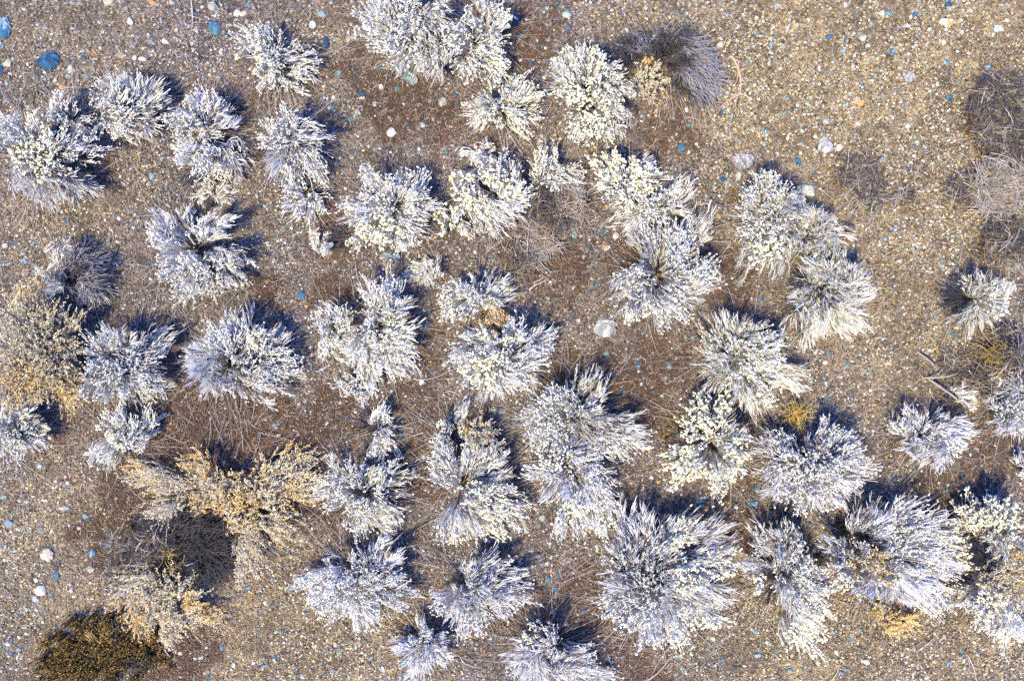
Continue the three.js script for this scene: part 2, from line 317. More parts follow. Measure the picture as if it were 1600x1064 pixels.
rb('round shrub with white flowers in the middle and a blue-grey stem fringe', 'A0', 590, 500, .52, '520 350 55 s;470 400 55 w;440 440 50 w;500 470 60 w;560 420 50 w;580 480 50 w;640 360 65 s;690 400 60 s;700 460 60 s;670 530 60 s;600 560 60 w;520 540 60 w;480 600 60 w;560 610 60 m;650 620 55 s;560 340 40 s');
rb('shrub topped by one round white tuft, bare bluish stems on one side', 'A0', 950, 570, .5, '930 430 55 w;980 455 40 w;850 500 50 w;770 540 50 w;830 570 60 w;900 580 50 w;1010 510 60 s;1060 550 45 s;1010 600 50 s;900 510 40 m');
rb('loose white flowered shrub with dark gaps, adjoining the white-tufted shrub', 'A0', 970, 700, .42, '820 680 60 w;890 640 55 w;960 640 55 w;1060 700 55 w;960 740 65 w;890 720 60 w;830 720 50 w;900 800 45 w;1020 810 45 c;1090 770 55 s;820 810 45 d;1080 830 40 s');
rb('open white shrub with a few cream tufts on one edge, alone on bare gravel', 'A0', 1280, 270, .45, '1110 170 50 w;1160 170 60 w;1220 150 60 w;1190 220 60 w;1250 210 50 w;1160 270 45 c;1080 240 28 c;1210 300 50 w;1270 310 60 w;1330 250 50 s;1410 200 45 w;1430 280 50 w;1190 370 50 w;1280 380 50 w;1370 380 50 w;1420 340 40 s');
rb('tall narrow shrub with combed bluish stems and a drooping white skirt', 'A0', 1350, 650, .55, '1320 500 45 w;1300 560 50 w;1230 570 40 w;1210 640 50 w;1280 640 60 w;1400 590 60 s;1450 640 50 s;1430 700 60 w;1350 700 60 s;1260 750 65 s;1330 770 60 m;1440 770 55 w;1480 810 45 w;1330 830 55 w;1400 820 50 w');
rb('small white shrub at the foot of the tall narrow shrub', 'A0', 1400, 890, .34, '1340 900 55 w;1480 940 50 w;1420 960 60 w;1340 970 55 m;1290 960 40 s;1430 1010 40 s');
rb('ring-shaped shrub with a dark open hollow at its centre', 'D', 520, 460, .55, '170 100 60 s;260 130 80 s;400 90 80 s;130 200 90 s;200 270 90 s;100 300 100 w;130 400 105 w;240 430 80 w;570 170 80 s;690 150 95 s;780 190 90 s;640 250 70 s;460 310 45 w;720 360 70 s;860 520 100 s;780 540 75 m;700 560 80 w;880 640 80 w;960 620 60 w;930 780 85 w;780 740 90 w;660 690 80 w;540 690 80 w;440 570 90 w;420 680 100 w;230 620 100 w;220 730 100 w;330 800 90 w;440 850 90 w;360 940 90 w;520 900 80 w;620 850 80 w;720 850 80 w');
rb('large white shrub growing over a grey slate slab', 'A1', 300, 130, .6, '160 40 90 w;100 110 65 w;170 160 70 w;230 200 60 w;300 120 60 w;340 60 80 w;250 30 70 w;330 200 70 w;390 240 60 w;330 280 50 w;270 270 55 m;400 300 55 s;450 250 60 m;430 140 65 s;400 60 60 w;470 30 60 m;490 290 45 s;440 340 35 s;200 -30 70 w;330 -30 70 w');
rb('white and cream shrub pressed against the shrub over the slate slab', 'A1', 630, 185, .55, '540 160 65 w;590 90 60 w;640 50 60 w;700 30 60 w;770 60 42 c;740 130 60 w;700 180 60 w;720 240 60 w;740 310 60 w;660 270 55 m;580 310 60 w;640 350 55 w;700 370 50 w;520 210 50 w;490 150 45 w;650 -10 50 w');
rb('two-lobed white shrub with a deep blue shaded cleft', 'A1', 750, 500, .42, '860 390 60 w;800 410 55 w;920 430 50 w;820 460 50 m;900 540 50 w;820 540 60 w;780 540 50 w;690 540 55 w;650 500 55 w;610 460 45 w;660 450 50 s;720 470 45 s;590 540 45 s;640 590 45 s;870 600 45 m');
rb('tall cream-specked shrub beside a bare dark violet bush', 'A1', 1150, 410, .66, '1080 230 60 w;1020 280 60 w;1130 220 55 w;1190 250 55 c;1180 290 50 c;1100 300 60 w;1240 300 50 w;1280 330 50 w;1000 340 60 s;1060 380 55 w;1230 370 50 w;1190 380 40 c;1290 420 55 c;1230 450 45 w;1340 410 45 m;1120 440 45 c;1050 450 50 c;1100 470 45 c;1200 500 55 w;1280 500 60 m;1340 520 55 s;1180 580 60 c;1110 570 60 c;1080 620 50 w;1130 650 50 w;1230 600 60 w;1300 590 50 s;1060 540 40 w');
shrub('sagebrush_sprig', 'grey-green sprig with orange seed tips between cream shrub and dark bush', 'plant', null, 'A1', 1420, 370, .3, '1400 340 38 k;1450 330 38 k;1500 390 38 k;1430 400 48 k;1435 265 20 g;1510 420 15 g;1460 490 22 g;1370 390 40 k');
shrub('bare_bush', 'large bare bush of dark violet-grey stems swept to one side', 'bush', null, 'E', 985, 285, .5, '600 140 85 d;640 230 70 d;700 80 90 d;760 40 80 v;1000 20 70 v;880 100 100 d;1000 60 110 d;1120 60 110 d;1250 110 120 d;1350 160 100 v;1250 110 90 v;1400 240 100 v;1420 340 110 v;1420 440 110 v;1400 540 100 v;1380 620 90 v;1300 600 90 d;1250 480 100 v;1180 350 100 d;1220 220 110 d;1100 180 100 d;1150 560 60 d');
rb('white shrub split by a dark gap, cream tips over a half-buried bluish slab', 'A1', 250, 960, .55, '140 810 60 w;110 870 50 w;180 880 60 w;240 820 50 w;300 840 60 w;370 810 60 w;350 880 60 w;400 890 50 w;270 890 55 w;50 940 60 w;100 1000 60 w;160 1030 60 c;200 960 45 w;30 1000 50 s;420 950 60 s;330 960 45 m;300 1010 60 w;380 1030 60 s;220 1080 55 c;300 1100 55 w;110 1070 60 w;80 1120 50 c;350 1080 55 w;170 1110 55 c;260 1140 45 w');
rb('bright cream-yellow flowered shrub with a curved stem fringe', 'A1', 720, 880, .5, '650 740 50 w;690 780 50 w;760 740 55 w;820 770 45 m;650 810 50 c;720 800 50 c;780 830 60 c;810 880 55 c;860 870 50 w;540 830 40 c;560 890 50 c;560 930 45 c;620 930 50 c;680 970 50 c;740 960 50 w;800 960 50 m;650 1020 60 w;740 1040 60 s;820 1020 60 s;580 980 50 w;860 940 50 w');
rb('low cream plant sitting beneath the bright cream-yellow shrub', 'A1', 520, 1030, .24, '490 1000 45 c;530 980 40 w;470 1060 35 c;560 1040 45 w;600 1060 35 w');
rb('half-bare shrub, white tips above a tangle of grey twigs', 'A1', 960, 850, .38, '960 680 48 w;920 700 40 w;1000 740 50 m;940 760 50 w;1020 790 50 w;1080 790 55 w;900 780 50 w;980 820 50 w;1110 830 50 s;1060 880 60 z;960 900 65 x;1080 960 55 z;900 940 55 x;1000 1000 55 x');
rb('shrub of loose round cream flower puffs with little stem showing', 'A1', 1310, 840, .48, '1270 710 45 c;1220 740 55 c;1290 780 50 c;1240 820 60 c;1220 880 50 w;1300 880 50 w;1310 940 45 c;1370 770 50 c;1430 800 55 c;1400 850 60 c;1460 860 50 c;1490 790 40 w;1440 750 40 s;1380 900 50 w;1190 850 38 s');
rb('small shrub with sideways bluish stems between two cream shrubs', 'A1', 1470, 960, .42, '1400 950 60 w;1440 940 55 w;1500 900 50 m;1560 880 55 s;1600 850 55 s;1570 950 60 s;1400 1020 50 w;1450 1010 50 w;1300 1010 55 s;1340 1050 55 s;1270 1000 30 s;1500 980 45 w');
rb('large white shrub parted down the middle, showing dark brown trunks', 'B1', 1470, 240, .6, '1400 60 60 s;1450 20 60 w;1420 130 45 s;1540 40 70 w;1600 60 70 w;1640 100 60 w;1570 140 65 w;1640 180 70 w;1700 200 70 w;1750 250 50 w;1680 260 60 w;1600 260 60 w;1640 330 60 s;1540 370 60 w;1580 420 50 w;1500 390 48 w;1520 460 48 w;1400 250 48 w;1330 240 50 w;1320 310 60 w;1380 330 50 w;1300 270 40 s;1340 400 50 w;1370 440 38 c;1420 390 40 w;1685 -30 60 s;1720 0 50 s;1650 10 50 s');
rb('blue-stemmed shrub with white crown growing over a pale greenish slab', 'A2', 430, 970, .6, '380 830 50 w;440 810 50 w;340 880 50 w;330 940 60 s;400 900 60 w;480 850 50 w;520 890 50 w;470 930 50 m;540 930 60 s;550 970 60 s;380 980 60 s;290 980 40 w;300 1040 50 w;490 1010 60 m;430 1020 55 m;560 1040 60 s;350 1070 60 w;420 1090 50 w;400 1165 48 c;450 1150 48 c;380 1185 40 c;320 1185 60 s;400 1235 40 s;480 1205 60 s;530 1135 60 s;310 1235 40 s;460 1095 50 w');
rb('fan of pure silver-blue stems without flowers, touching the greenish slab shrub', 'B2', 600, 60, .48, '640 -60 60 s;690 -20 60 s;720 40 60 s;740 80 50 s;690 100 60 s;620 130 55 s;580 120 45 s;650 20 55 s;820 60 28 s;600 -70 55 s');
rb('biggest bare silver shrub, stems combed outward from a dark woody heart', 'B2', 670, 320, .58, '600 190 50 s;640 210 50 s;700 180 50 s;750 160 60 s;740 240 55 s;800 210 60 s;850 210 60 s;870 260 60 s;840 310 70 s;900 320 50 s;850 370 70 s;840 430 70 s;780 400 70 s;790 480 60 s;840 500 45 s;720 460 60 s;700 400 50 s;640 480 60 s;620 540 55 s;600 460 60 s;560 440 50 s;570 350 60 s;580 300 60 s;640 370 45 d;700 330 45 d;690 280 45 m;540 390 45 d;550 250 40 d;760 320 60 s');
rb('half silver, half dead-brown shrub alone on tan gravel', 'B2', 1340, 345, .45, '1330 270 38 d;1380 260 50 s;1440 270 60 s;1490 250 50 s;1500 310 55 w;1540 310 40 w;1440 310 50 s;1440 380 50 w;1500 410 38 w;1500 360 40 w;1430 450 45 s;1370 450 50 s;1330 440 50 s;1280 420 40 d;1230 340 40 d;1300 310 40 d;1400 400 50 s;1290 360 40 d');
rb('windswept white shrub with long trailing stem ends over bare gravel', 'B2', 250, 610, .58, '160 480 60 s;230 450 60 s;300 460 60 s;360 480 60 s;420 520 60 w;460 540 50 w;360 540 60 w;280 560 50 w;200 560 60 w;140 560 50 s;150 640 50 s;200 650 60 s;170 720 50 s;230 740 60 s;300 700 60 w;380 680 60 w;450 630 60 w;470 590 50 w;440 700 60 w;520 700 60 s;580 700 45 s;560 750 45 s;440 780 55 w;370 760 60 w;300 800 60 s;350 830 60 s;370 880 38 s;400 830 45 s;430 650 50 w;340 620 60 w');
rb('upright shrub with dense popcorn-like cream puffs around a hollow', 'B2', 150, 1000, .58, '110 810 48 c;190 810 48 c;220 830 38 c;60 870 50 c;130 880 50 c;50 940 50 c;110 950 45 c;180 920 50 c;240 900 50 s;270 960 55 s;300 1000 50 m;200 1000 45 w;140 1000 45 m;40 1030 45 c;250 1030 50 c;300 1070 50 c;40 1156 60 c;130 1166 60 c;220 1156 60 w;290 1166 50 c;210 1246 40 c;10 1076 50 c;0 1176 50 c;-40 1106 50 c;70 1106 50 m;200 1226 50 w');
rb('broad dome of dense white stems with a few dark slits', 'C2', 590, 50, .62, '700 -110 50 w;770 -90 50 w;720 -60 50 w;650 -20 55 s;800 -60 50 w;820 0 60 w;860 40 60 w;890 110 48 w;820 100 60 w;760 60 60 w;700 70 60 w;640 100 60 w;600 60 55 w;520 90 60 w;470 40 60 w;420 100 50 w;440 170 60 s;520 180 60 w;600 180 60 w;680 170 60 w;760 180 60 w;820 180 50 w;790 240 48 s;720 250 50 w;640 250 50 s;560 250 50 w;480 220 50 w;380 -20 60 s;430 -60 60 s;490 -50 50 w;540 20 50 m');
shrub('straw_tuft', 'small ball of golden straw beside the windswept white shrub', 'grass tuft', null, 'B2', 545, 880, .16, '500 880 45 y;550 860 50 y;600 850 45 y;530 920 42 y;580 900 42 y');
rb('silver shrub with curled stem ends on one side, below fallen branches', 'B2', 1130, 980, .46, '1060 850 42 s;1110 860 48 s;1040 920 48 w;1030 950 38 w;1080 930 48 m;1180 930 38 w;1060 1030 48 s;1110 1040 50 s;1180 1050 60 s;1240 1050 65 s;1300 1040 65 w;1350 990 55 s;1300 960 60 s;1240 920 55 s;1160 1100 55 s;1230 1110 50 s;1330 920 38 s;1250 1000 60 s');
rb('bright silver shrub beneath the golden twig tangle', 'B2', 1490, 855, .45, '1510 820 50 s;1560 850 60 w;1600 880 60 w;1530 920 60 s;1570 960 60 s;1600 940 60 w;1530 970 45 s;1640 860 60 w;1480 830 40 s');
shrub('golden_tangle', 'tangled golden-yellow bare twigs beside bluish stems', 'bush', null, 'B2', 1490, 630, .34, '1420 580 48 y;1450 640 50 y;1480 560 50 y;1520 630 60 y;1540 680 45 y;1450 690 48 y');
rb('dull grey bare-stemmed shrub behind the golden twig tangle', 'B2', 1560, 690, .42, '1560 740 65 s;1540 790 55 s;1600 760 60 s;1480 760 48 x;1420 700 50 x;1590 580 60 v;1600 640 60 x;1550 530 50 x');
shrub('twiggy_bush', 'matted dark twiggy bush over yellow-green moss', 'bush', null, 'A2', 1530, 500, .26, '1470 420 70 x;1540 400 70 x;1580 460 70 x;1450 500 70 x;1500 560 80 x;1560 580 80 x;1440 570 60 x;1600 520 70 x;1480 650 60 x;1570 660 70 x');
shrub('moss_mat', 'yellow-green moss creeping under the matted dark twiggy bush', 'moss', null, 'A2', 1440, 560, .1, '1390 440 50 o;1420 500 55 o;1400 580 50 o;1440 650 60 o;1520 700 60 o;1560 740 55 o;1450 740 45 o');
shrub('twiggy_bush', 'pale tangled ball of bare twigs below the moss', 'bush', null, 'A2', 1510, 880, .24, '1470 830 80 z;1540 820 80 z;1580 880 80 z;1500 920 80 z;1440 880 60 z;1340 850 50 x;1310 880 45 x');
shrub('twiggy_bush', 'small dark bare bush beside a long blue stone', 'bush', null, 'B2', 1550, 80, .28, '1500 60 60 x;1560 40 60 x;1590 100 60 x;1490 130 48 x;1560 140 60 z');
rb('sparse deep-blue shrub with one white plume beside golden sagebrush', 'B0', 320, 265, .46, '270 100 40 w;250 150 38 w;300 110 45 v;370 170 55 v;420 190 55 v;430 240 48 v;220 240 45 v;190 210 45 s;230 310 50 s;400 330 52 v;450 350 45 s;420 290 45 v;340 350 42 v;380 230 45 d;330 180 45 d');
shrub('sagebrush', 'huge grey-green sagebrush with golden tips and white shrub growing against it', 'shrub', null, 'B0', 160, 560, .7, '100 330 60 k;150 260 48 g;100 300 38 g;40 380 70 k;120 400 70 k;190 390 60 k;60 450 70 k;160 470 65 k;240 460 60 k;310 450 50 k;380 440 42 k;30 530 70 k;110 540 60 k;200 540 60 k;280 560 50 k;340 590 55 k;60 610 70 k;150 620 60 k;240 640 70 k;330 660 48 k;60 670 48 g;30 740 60 g;150 740 65 g;120 790 55 g;40 810 48 g;240 700 60 k;240 790 55 g;300 780 55 g;310 850 45 g;340 740 50 k;200 760 50 k;0 650 60 k;230 370 24 g');
rb('white shrub leaning against the huge sagebrush, blue stems opposite', 'B0', 570, 640, .56, '430 530 60 w;480 560 60 w;520 520 50 w;400 560 38 w;570 540 50 s;620 520 50 s;700 530 60 s;750 540 45 s;720 580 60 s;500 500 38 s;560 600 60 w;640 610 55 w;680 600 40 w;510 650 60 w;440 660 60 w;590 680 60 w;650 700 60 w;400 720 55 m;470 720 60 w;540 740 60 w;620 740 55 m;700 780 48 w;460 800 55 m;540 800 60 m;600 810 45 s;700 660 55 s;740 740 50 s;390 780 48 w;660 740 40 w');
rb('shrub silver-furred on one half and white-flowered on the other', 'B0', 1070, 640, .56, '1050 430 48 s;1000 480 60 w;940 520 60 s;1060 520 60 w;1000 550 60 w;940 570 60 s;1090 590 55 w;1160 510 50 w;1200 560 60 c;1250 590 50 w;1240 500 55 s;1300 490 48 s;1120 440 55 s;1330 560 48 s;1330 640 60 w;1370 680 38 w;1290 650 60 w;1190 670 60 w;1140 700 45 w;1220 730 60 w;1270 740 50 w;1240 810 48 w;1090 770 48 w;860 620 60 s;880 680 60 s;930 640 60 s;900 750 60 s;970 700 60 s;960 780 48 s;1020 740 60 s;880 580 40 m');
rb('small white and cream shrub near the golden sagebrush mound', 'B0', 590, 970, .38, '500 910 48 w;540 880 48 w;480 900 38 c;560 950 48 w;620 930 45 w;660 890 48 w;700 900 38 w;670 950 38 w;550 1000 48 c;600 1010 48 w;650 1000 48 w;520 970 38 c;700 990 38 s;490 1040 48 w;430 1060 55 w;500 1100 55 s');
rb('white shrub with arched dark-blue stems, below the huge sagebrush', 'B0', 60, 910, .5, '40 850 60 s;110 860 55 s;140 880 48 s;20 900 50 s;30 960 60 w;90 950 60 w;130 960 40 w;60 1020 60 w;20 1050 60 w;110 1030 50 w;60 1090 48 w;180 960 45 s;200 1000 45 s;-30 1000 60 w');
shrub('sagebrush', 'wide mound of golden-tipped sagebrush above a dark bare bush', 'shrub', null, 'C0', 1040, 190, .42, '570 90 45 g;600 130 55 k;650 160 45 g;700 110 60 k;700 240 60 k;720 290 55 k;690 330 38 k;770 180 60 k;850 30 55 g;870 110 60 k;920 70 50 g;900 240 60 g;930 170 50 k;980 130 60 k;970 210 60 k;990 260 50 g;1050 140 50 g;1050 220 60 g;1070 290 60 k;1130 160 60 k;1130 230 60 g;1190 290 50 g;1090 340 60 g;1140 380 60 k;1200 360 60 k;1180 420 60 g;1230 400 50 k;1280 360 60 k;1320 330 55 k;1280 420 48 g;1150 480 55 k;1150 560 50 k;1120 600 34 k;1190 520 42 k;1220 170 60 k;1200 100 50 g;1260 60 60 k;1300 130 60 k;1270 220 60 k;1340 60 60 k;1380 220 60 g;1400 160 60 k;1370 20 50 g;1420 90 60 k;1460 180 60 k;1460 60 50 k;1480 120 48 k');
shrub('bare_bush', 'dark bare bush with pale crooked branches among golden sagebrush', 'bush', null, 'C0', 800, 500, .42, '700 350 80 d;760 330 80 d;840 340 90 d;930 360 90 d;980 430 90 d;1000 520 90 d;1020 580 75 d;930 600 70 d;650 460 70 x;560 480 75 x;520 560 55 x;870 450 80 d;700 430 60 x;800 530 35 y;760 500 35 y');
shrub('sagebrush', 'pale feathery sagebrush spilling below the dark bare bush', 'shrub', null, 'C0', 750, 620, .36, '620 560 48 k;570 620 55 k;640 640 60 k;720 620 60 k;800 630 60 k;880 640 48 k;550 690 55 k;530 730 38 g;630 710 60 k;720 700 60 k;800 710 60 k;870 700 55 g;930 740 55 g;980 770 42 g;620 790 60 g;650 840 55 g;600 840 38 g;720 790 60 k;800 780 60 k;870 780 60 k;760 870 55 k;840 860 55 k;790 920 42 k;920 800 45 k');
shrub('moss_cushion', 'broad low cushion of olive and rust coloured growth', 'ground plant', null, 'C0', 440, 980, .30, '200 950 75 o;300 900 75 o;400 860 75 o;500 870 75 o;450 950 90 o;330 980 90 o;230 1020 80 o;550 950 80 o;620 900 65 o;650 970 65 o;520 1020 90 o;400 1040 90 o;200 1050 70 o;700 1000 55 o;540 830 50 d;660 1010 50 d;420 830 45 y;300 1060 80 o');
rb('tall white shrub with flower clumps in a zigzag and dark flanks', 'B1', 180, 470, .55, '220 240 48 w;180 300 50 w;240 290 48 w;140 350 48 w;200 370 55 w;110 260 38 s;260 340 48 m;230 430 60 w;300 390 55 s;320 440 48 s;260 490 60 c;210 520 55 w;140 480 55 w;300 520 55 s;280 580 60 w;200 590 60 w;130 560 55 w;80 610 60 w;110 660 60 w;180 660 60 w;260 640 60 w;240 700 60 w;160 730 60 w;340 600 45 s;320 660 45 s');
rb('small white tufted shrub at the flank of the zigzag white shrub', 'B1', -20, 480, .42, '-60 380 48 s;-110 440 48 w;-80 480 50 w;-20 400 48 w;20 430 48 w;30 540 55 s;0 590 50 s;-60 550 48 w;-90 600 36 s;60 480 45 s');
rb('low white skirt plant at the foot of the zigzag white shrub', 'B1', 90, 770, .24, '20 740 55 w;70 760 55 w;130 780 48 w;110 820 38 s');
rb('thin straggly shrub with a white plume over brown litter', 'B1', 190, 940, .32, '190 850 45 w;220 880 38 w;160 890 45 s;140 930 45 d;230 940 38 s;200 990 48 w;190 1030 48 w;230 1050 45 w;170 1060 42 w;100 900 45 d');
rb('compact white half-dome shrub with upright blue plumes', 'B1', 640, 350, .46, '540 260 48 w;500 330 60 w;560 320 60 w;610 250 38 s;610 350 60 w;480 400 48 w;530 420 55 w;590 400 48 w;740 240 48 s;760 290 48 s;700 320 48 m;780 330 45 s;740 360 45 m');
rb('round cream-flowered shrub carrying one clump of orange-gold seed stalks', 'B1', 745, 590, .58, '680 420 45 g;730 410 45 g;700 470 36 g;800 470 50 w;840 440 45 w;600 510 50 w;650 520 42 c;700 540 48 w;790 530 42 c;850 530 48 w;930 490 38 s;970 480 48 s;1000 510 36 s;970 550 42 w;930 580 48 w;540 590 55 w;600 600 48 w;690 600 36 w;740 620 45 c;800 600 45 w;880 620 60 w;950 640 45 m;560 660 60 w;620 690 60 c;700 680 60 c;770 700 60 w;840 680 60 w;900 700 48 m;600 740 48 w;680 750 60 c;760 770 55 m;850 740 48 m;880 770 38 s;660 800 38 s');
rb('sprawling white shrub with long stems swept sideways and a blue plume', 'B1', 1080, 880, .56, '1130 710 48 s;1190 710 50 s;1200 760 48 s;1010 770 55 w;950 800 55 w;1040 800 50 s;1000 850 60 w;920 860 60 w;870 900 50 m;1100 840 55 m;900 950 60 w;960 950 60 w;1030 960 60 w;920 1000 60 w;1000 1030 60 w;1080 980 60 s;1140 920 60 s;1180 980 60 s;1260 940 60 s;1300 990 60 s;1370 960 50 s;1400 1010 60 w;1340 1040 60 w;1250 1030 60 w;1160 1040 60 s;1180 860 55 s;1370 900 38 s;1290 1080 55 s');
rb('drooping white shrub with cream knots, beneath the sideways-swept shrub', 'C1', 1060, 70, .56, '1040 0 50 w;1140 10 60 s;920 70 55 w;970 100 50 w;870 110 45 m;1000 40 45 c;1120 80 60 w;1200 50 50 w;1250 140 55 w;1190 140 60 w;1120 160 55 m;1000 170 55 s;960 230 45 s;1060 240 60 w;1130 240 60 w;1210 210 60 w;1250 280 60 w;1060 300 55 c;1100 290 50 c;1180 310 60 w;1240 370 55 w;1160 370 60 w;1080 370 60 w;1030 380 45 w;1270 330 38 c');
rb('shaggy shrub with long lavender stems curling round a dark centre', 'C1', 570, 150, .56, '430 40 48 w;470 10 55 w;450 90 55 w;490 140 45 w;540 50 48 s;620 60 60 s;680 60 60 s;740 90 60 s;780 150 48 s;620 190 55 c;680 180 50 w;740 200 50 w;800 210 60 w;840 250 48 w;700 270 60 c;760 280 50 c;820 310 60 w;780 370 55 w;720 330 60 w;640 280 55 s;620 350 60 s;690 380 50 w;750 400 38 c;540 350 55 s;480 390 48 w;530 430 38 c;610 430 38 w;570 400 48 s;640 -20 60 w;740 -10 55 w;760 40 45 w');
shrub('sagebrush', 'small pale sage-green bush crowning the shaggy lavender-stemmed shrub', 'shrub', null, 'B1', 640, 985, .42, '600 960 48 k;640 930 48 k;690 950 48 k;610 1010 48 k;670 1000 48 k;700 1030 38 k;580 980 36 g;640 970 40 k');
rb('thin white fringe plant beside the small sage-green bush', 'B1', 500, 970, .34, '470 960 48 w;450 920 36 w;480 1020 55 s;440 1040 45 w;560 860 36 s;580 830 36 s;510 920 40 s');
rb('dense white shrub with dark twisting gaps, touching the golden sagebrush mound', 'C1', 110, 180, .54, '-30 60 48 m;40 110 50 w;100 120 50 w;20 180 60 w;-20 220 60 w;170 110 55 m;240 110 60 w;300 120 45 w;310 170 45 m;180 180 50 w;60 250 60 w;110 270 60 w;190 240 60 w;240 290 55 w;60 330 48 w;130 330 60 w;200 330 55 s;90 380 48 w;-70 170 55 w;-90 240 48 w;260 370 45 s');
rb('wide white shrub like a spread skirt, blue plume on top', 'C1', 80, 550, .58, '180 420 60 s;230 440 60 s;130 480 48 s;240 500 60 s;50 540 48 m;150 550 60 w;210 570 50 w;-20 590 55 w;60 610 60 w;-100 610 60 w;-170 600 48 w;-200 640 48 w;-130 670 60 w;-60 680 60 w;10 680 65 w;100 640 55 w;180 660 60 w;260 620 60 w;310 670 45 w;250 710 60 w;180 740 60 w;100 750 65 w;30 760 60 w;-40 760 60 w;130 800 48 w;60 810 48 w;290 560 45 s;-60 530 38 m');
rb('shrub of combed silver stems with a dark blue notch and white hem', 'C1', 600, 610, .54, '640 530 55 s;700 510 55 s;600 560 48 s;790 540 48 w;830 570 38 w;720 580 60 s;630 600 38 w;770 640 60 s;830 640 48 w;870 690 38 w;800 710 60 w;730 690 60 s;740 750 60 w;680 680 60 s;620 710 60 s;560 690 60 s;440 710 48 w;460 750 38 w;520 780 55 s;600 790 60 w;660 800 60 w;580 840 55 w;640 860 38 w;550 740 50 s');
rb('small faded shrub with brown middle and thin silver skirt', 'C1', 400, 870, .38, '380 790 36 m;370 850 45 w;430 870 45 m;480 880 45 m;250 890 52 s;300 920 55 s;340 980 55 s;400 960 60 s;450 940 55 s;490 980 45 s;380 1030 55 s;320 1020 45 s;500 920 38 s');
rb('grey-stemmed shrub with pinkish-white puffs at its tip, in brown litter', 'C1', 950, 900, .46, '920 800 38 w;980 860 48 w;880 890 45 c;930 890 45 w;1000 910 45 m;820 950 55 s;860 1000 60 s;930 990 60 s;1000 980 60 s;1060 970 55 s;1140 910 40 w;1110 980 55 s;1180 1000 55 w;1230 1050 55 w;1120 1050 60 w;1030 1050 60 s;940 1060 60 s;850 1060 60 s;780 980 45 s');
rb('largest mixed shrub with purple-grey plumes and scattered yellow-cream clumps', 'C1', 1440, 590, .72, '1320 330 55 s;1340 400 65 s;1300 400 55 s;1340 480 65 s;1260 500 55 w;1420 310 45 s;1450 350 55 s;1540 310 45 s;1590 350 55 s;1470 440 65 s;1500 420 55 w;1540 480 60 s;1440 540 55 m;1380 620 55 w;1280 600 55 s;1260 640 48 s;1330 660 48 s;1440 650 55 w;1230 720 55 w;1280 760 60 w;1330 720 55 w;1340 810 60 w;1420 760 65 w;1420 860 60 w;1430 920 48 w;1500 700 55 s;1520 780 65 s;1490 870 60 w;1560 870 60 w;1607 360 55 c;1590 420 50 c;1670 330 48 s;1720 370 60 s;1790 380 55 s;1820 420 45 s;1740 470 60 s;1790 490 60 c;1830 540 48 c;1730 530 48 c;1620 560 60 c;1600 620 60 c;1650 580 50 c;1720 620 60 w;1640 710 60 w;1700 700 60 s;1790 680 55 s;1750 790 60 c;1690 820 48 c;1600 800 60 w;1580 900 48 c;1660 740 50 w;1790 740 48 w;1530 560 50 m;1560 650 50 s');
rb('shaggy shrub trailing a cream-yellow tail, next to the largest mixed shrub', 'C2', 470, 560, .56, '380 390 60 s;440 400 60 s;500 390 50 s;520 350 38 s;540 430 48 m;580 430 38 w;400 450 55 w;470 470 60 s;530 490 50 w;380 540 45 s;590 540 55 m;640 530 48 w;520 580 55 w;480 640 48 m;560 640 60 w;620 600 60 w;680 590 45 s;600 690 60 w;660 680 60 w;520 700 55 s;400 640 45 d;420 730 45 d;560 760 48 s;640 760 60 c;590 800 48 c;570 860 48 c;640 840 60 c;530 900 38 c;600 920 48 c;660 950 36 c;680 760 48 c;340 620 40 c;300 560 40 m');
rb('great domed shrub, blue plumes one side, cream flowers the other, gold inside', 'C2', 860, 490, .7, '840 320 48 s;900 290 50 s;950 270 55 s;1060 240 55 s;990 320 60 s;720 440 55 s;760 480 48 s;860 430 38 m;1010 370 60 w;1080 330 60 w;1150 290 60 w;1170 350 60 w;1080 390 60 w;1130 430 60 w;1210 380 60 w;1240 330 48 w;1280 400 60 c;1250 450 60 w;1310 460 45 c;1320 510 45 c;1190 480 60 w;1250 530 60 w;1300 570 48 w;1170 560 60 w;960 520 52 g;930 600 52 g;1000 590 48 c;880 560 55 k;860 650 48 s;980 670 60 s;1100 600 60 s;1050 640 60 s;1230 620 60 w;1170 650 60 w;1110 690 60 s;1190 720 60 w;1230 760 45 w;900 500 45 k;1030 480 50 w;760 620 48 c;780 660 38 c;730 560 48 w');
shrub('straw_tuft', 'orange-gold grassy tuft below the great domed shrub', 'grass tuft', null, 'C2', 950, 730, .2, '980 790 45 g;1040 800 52 g;1100 790 42 g;1060 840 34 g;920 770 45 y;990 840 34 g;930 710 45 k');
rb('cream-topped shrub with dark stem side, adjoining the great domed shrub', 'C2', 1440, 370, .56, '1330 270 48 c;1380 250 48 c;1460 230 48 w;1430 290 60 c;1500 280 60 c;1560 280 48 c;1560 340 48 c;1490 350 60 w;1400 330 60 c;1330 340 45 w;1540 390 48 w;1470 410 48 s;1580 430 55 s;1520 460 55 s;1440 440 45 s');
rb('rust and cream mixed shrub with sage-green strands running through', 'C2', 1450, 580, .56, '1580 480 52 g;1550 520 60 k;1600 580 52 g;1500 570 60 k;1450 620 55 k;1560 640 60 k;1490 700 45 c;1450 680 36 c;1600 700 60 k;1540 760 60 w;1580 830 60 w;1510 830 60 w;1450 780 55 c;1400 800 45 c;1480 860 45 w;1550 880 48 c;1360 720 55 w;1310 680 50 w;1620 880 48 c;1400 520 36 d;1390 470 36 d');
rb('low spray of grey stems lying beside the half-buried bluish slab', 'B1', 440, 205, .16, '360 200 55 s;330 230 45 s;400 240 55 s;450 200 55 s;380 290 45 t;420 280 45 t;490 190 45 d');
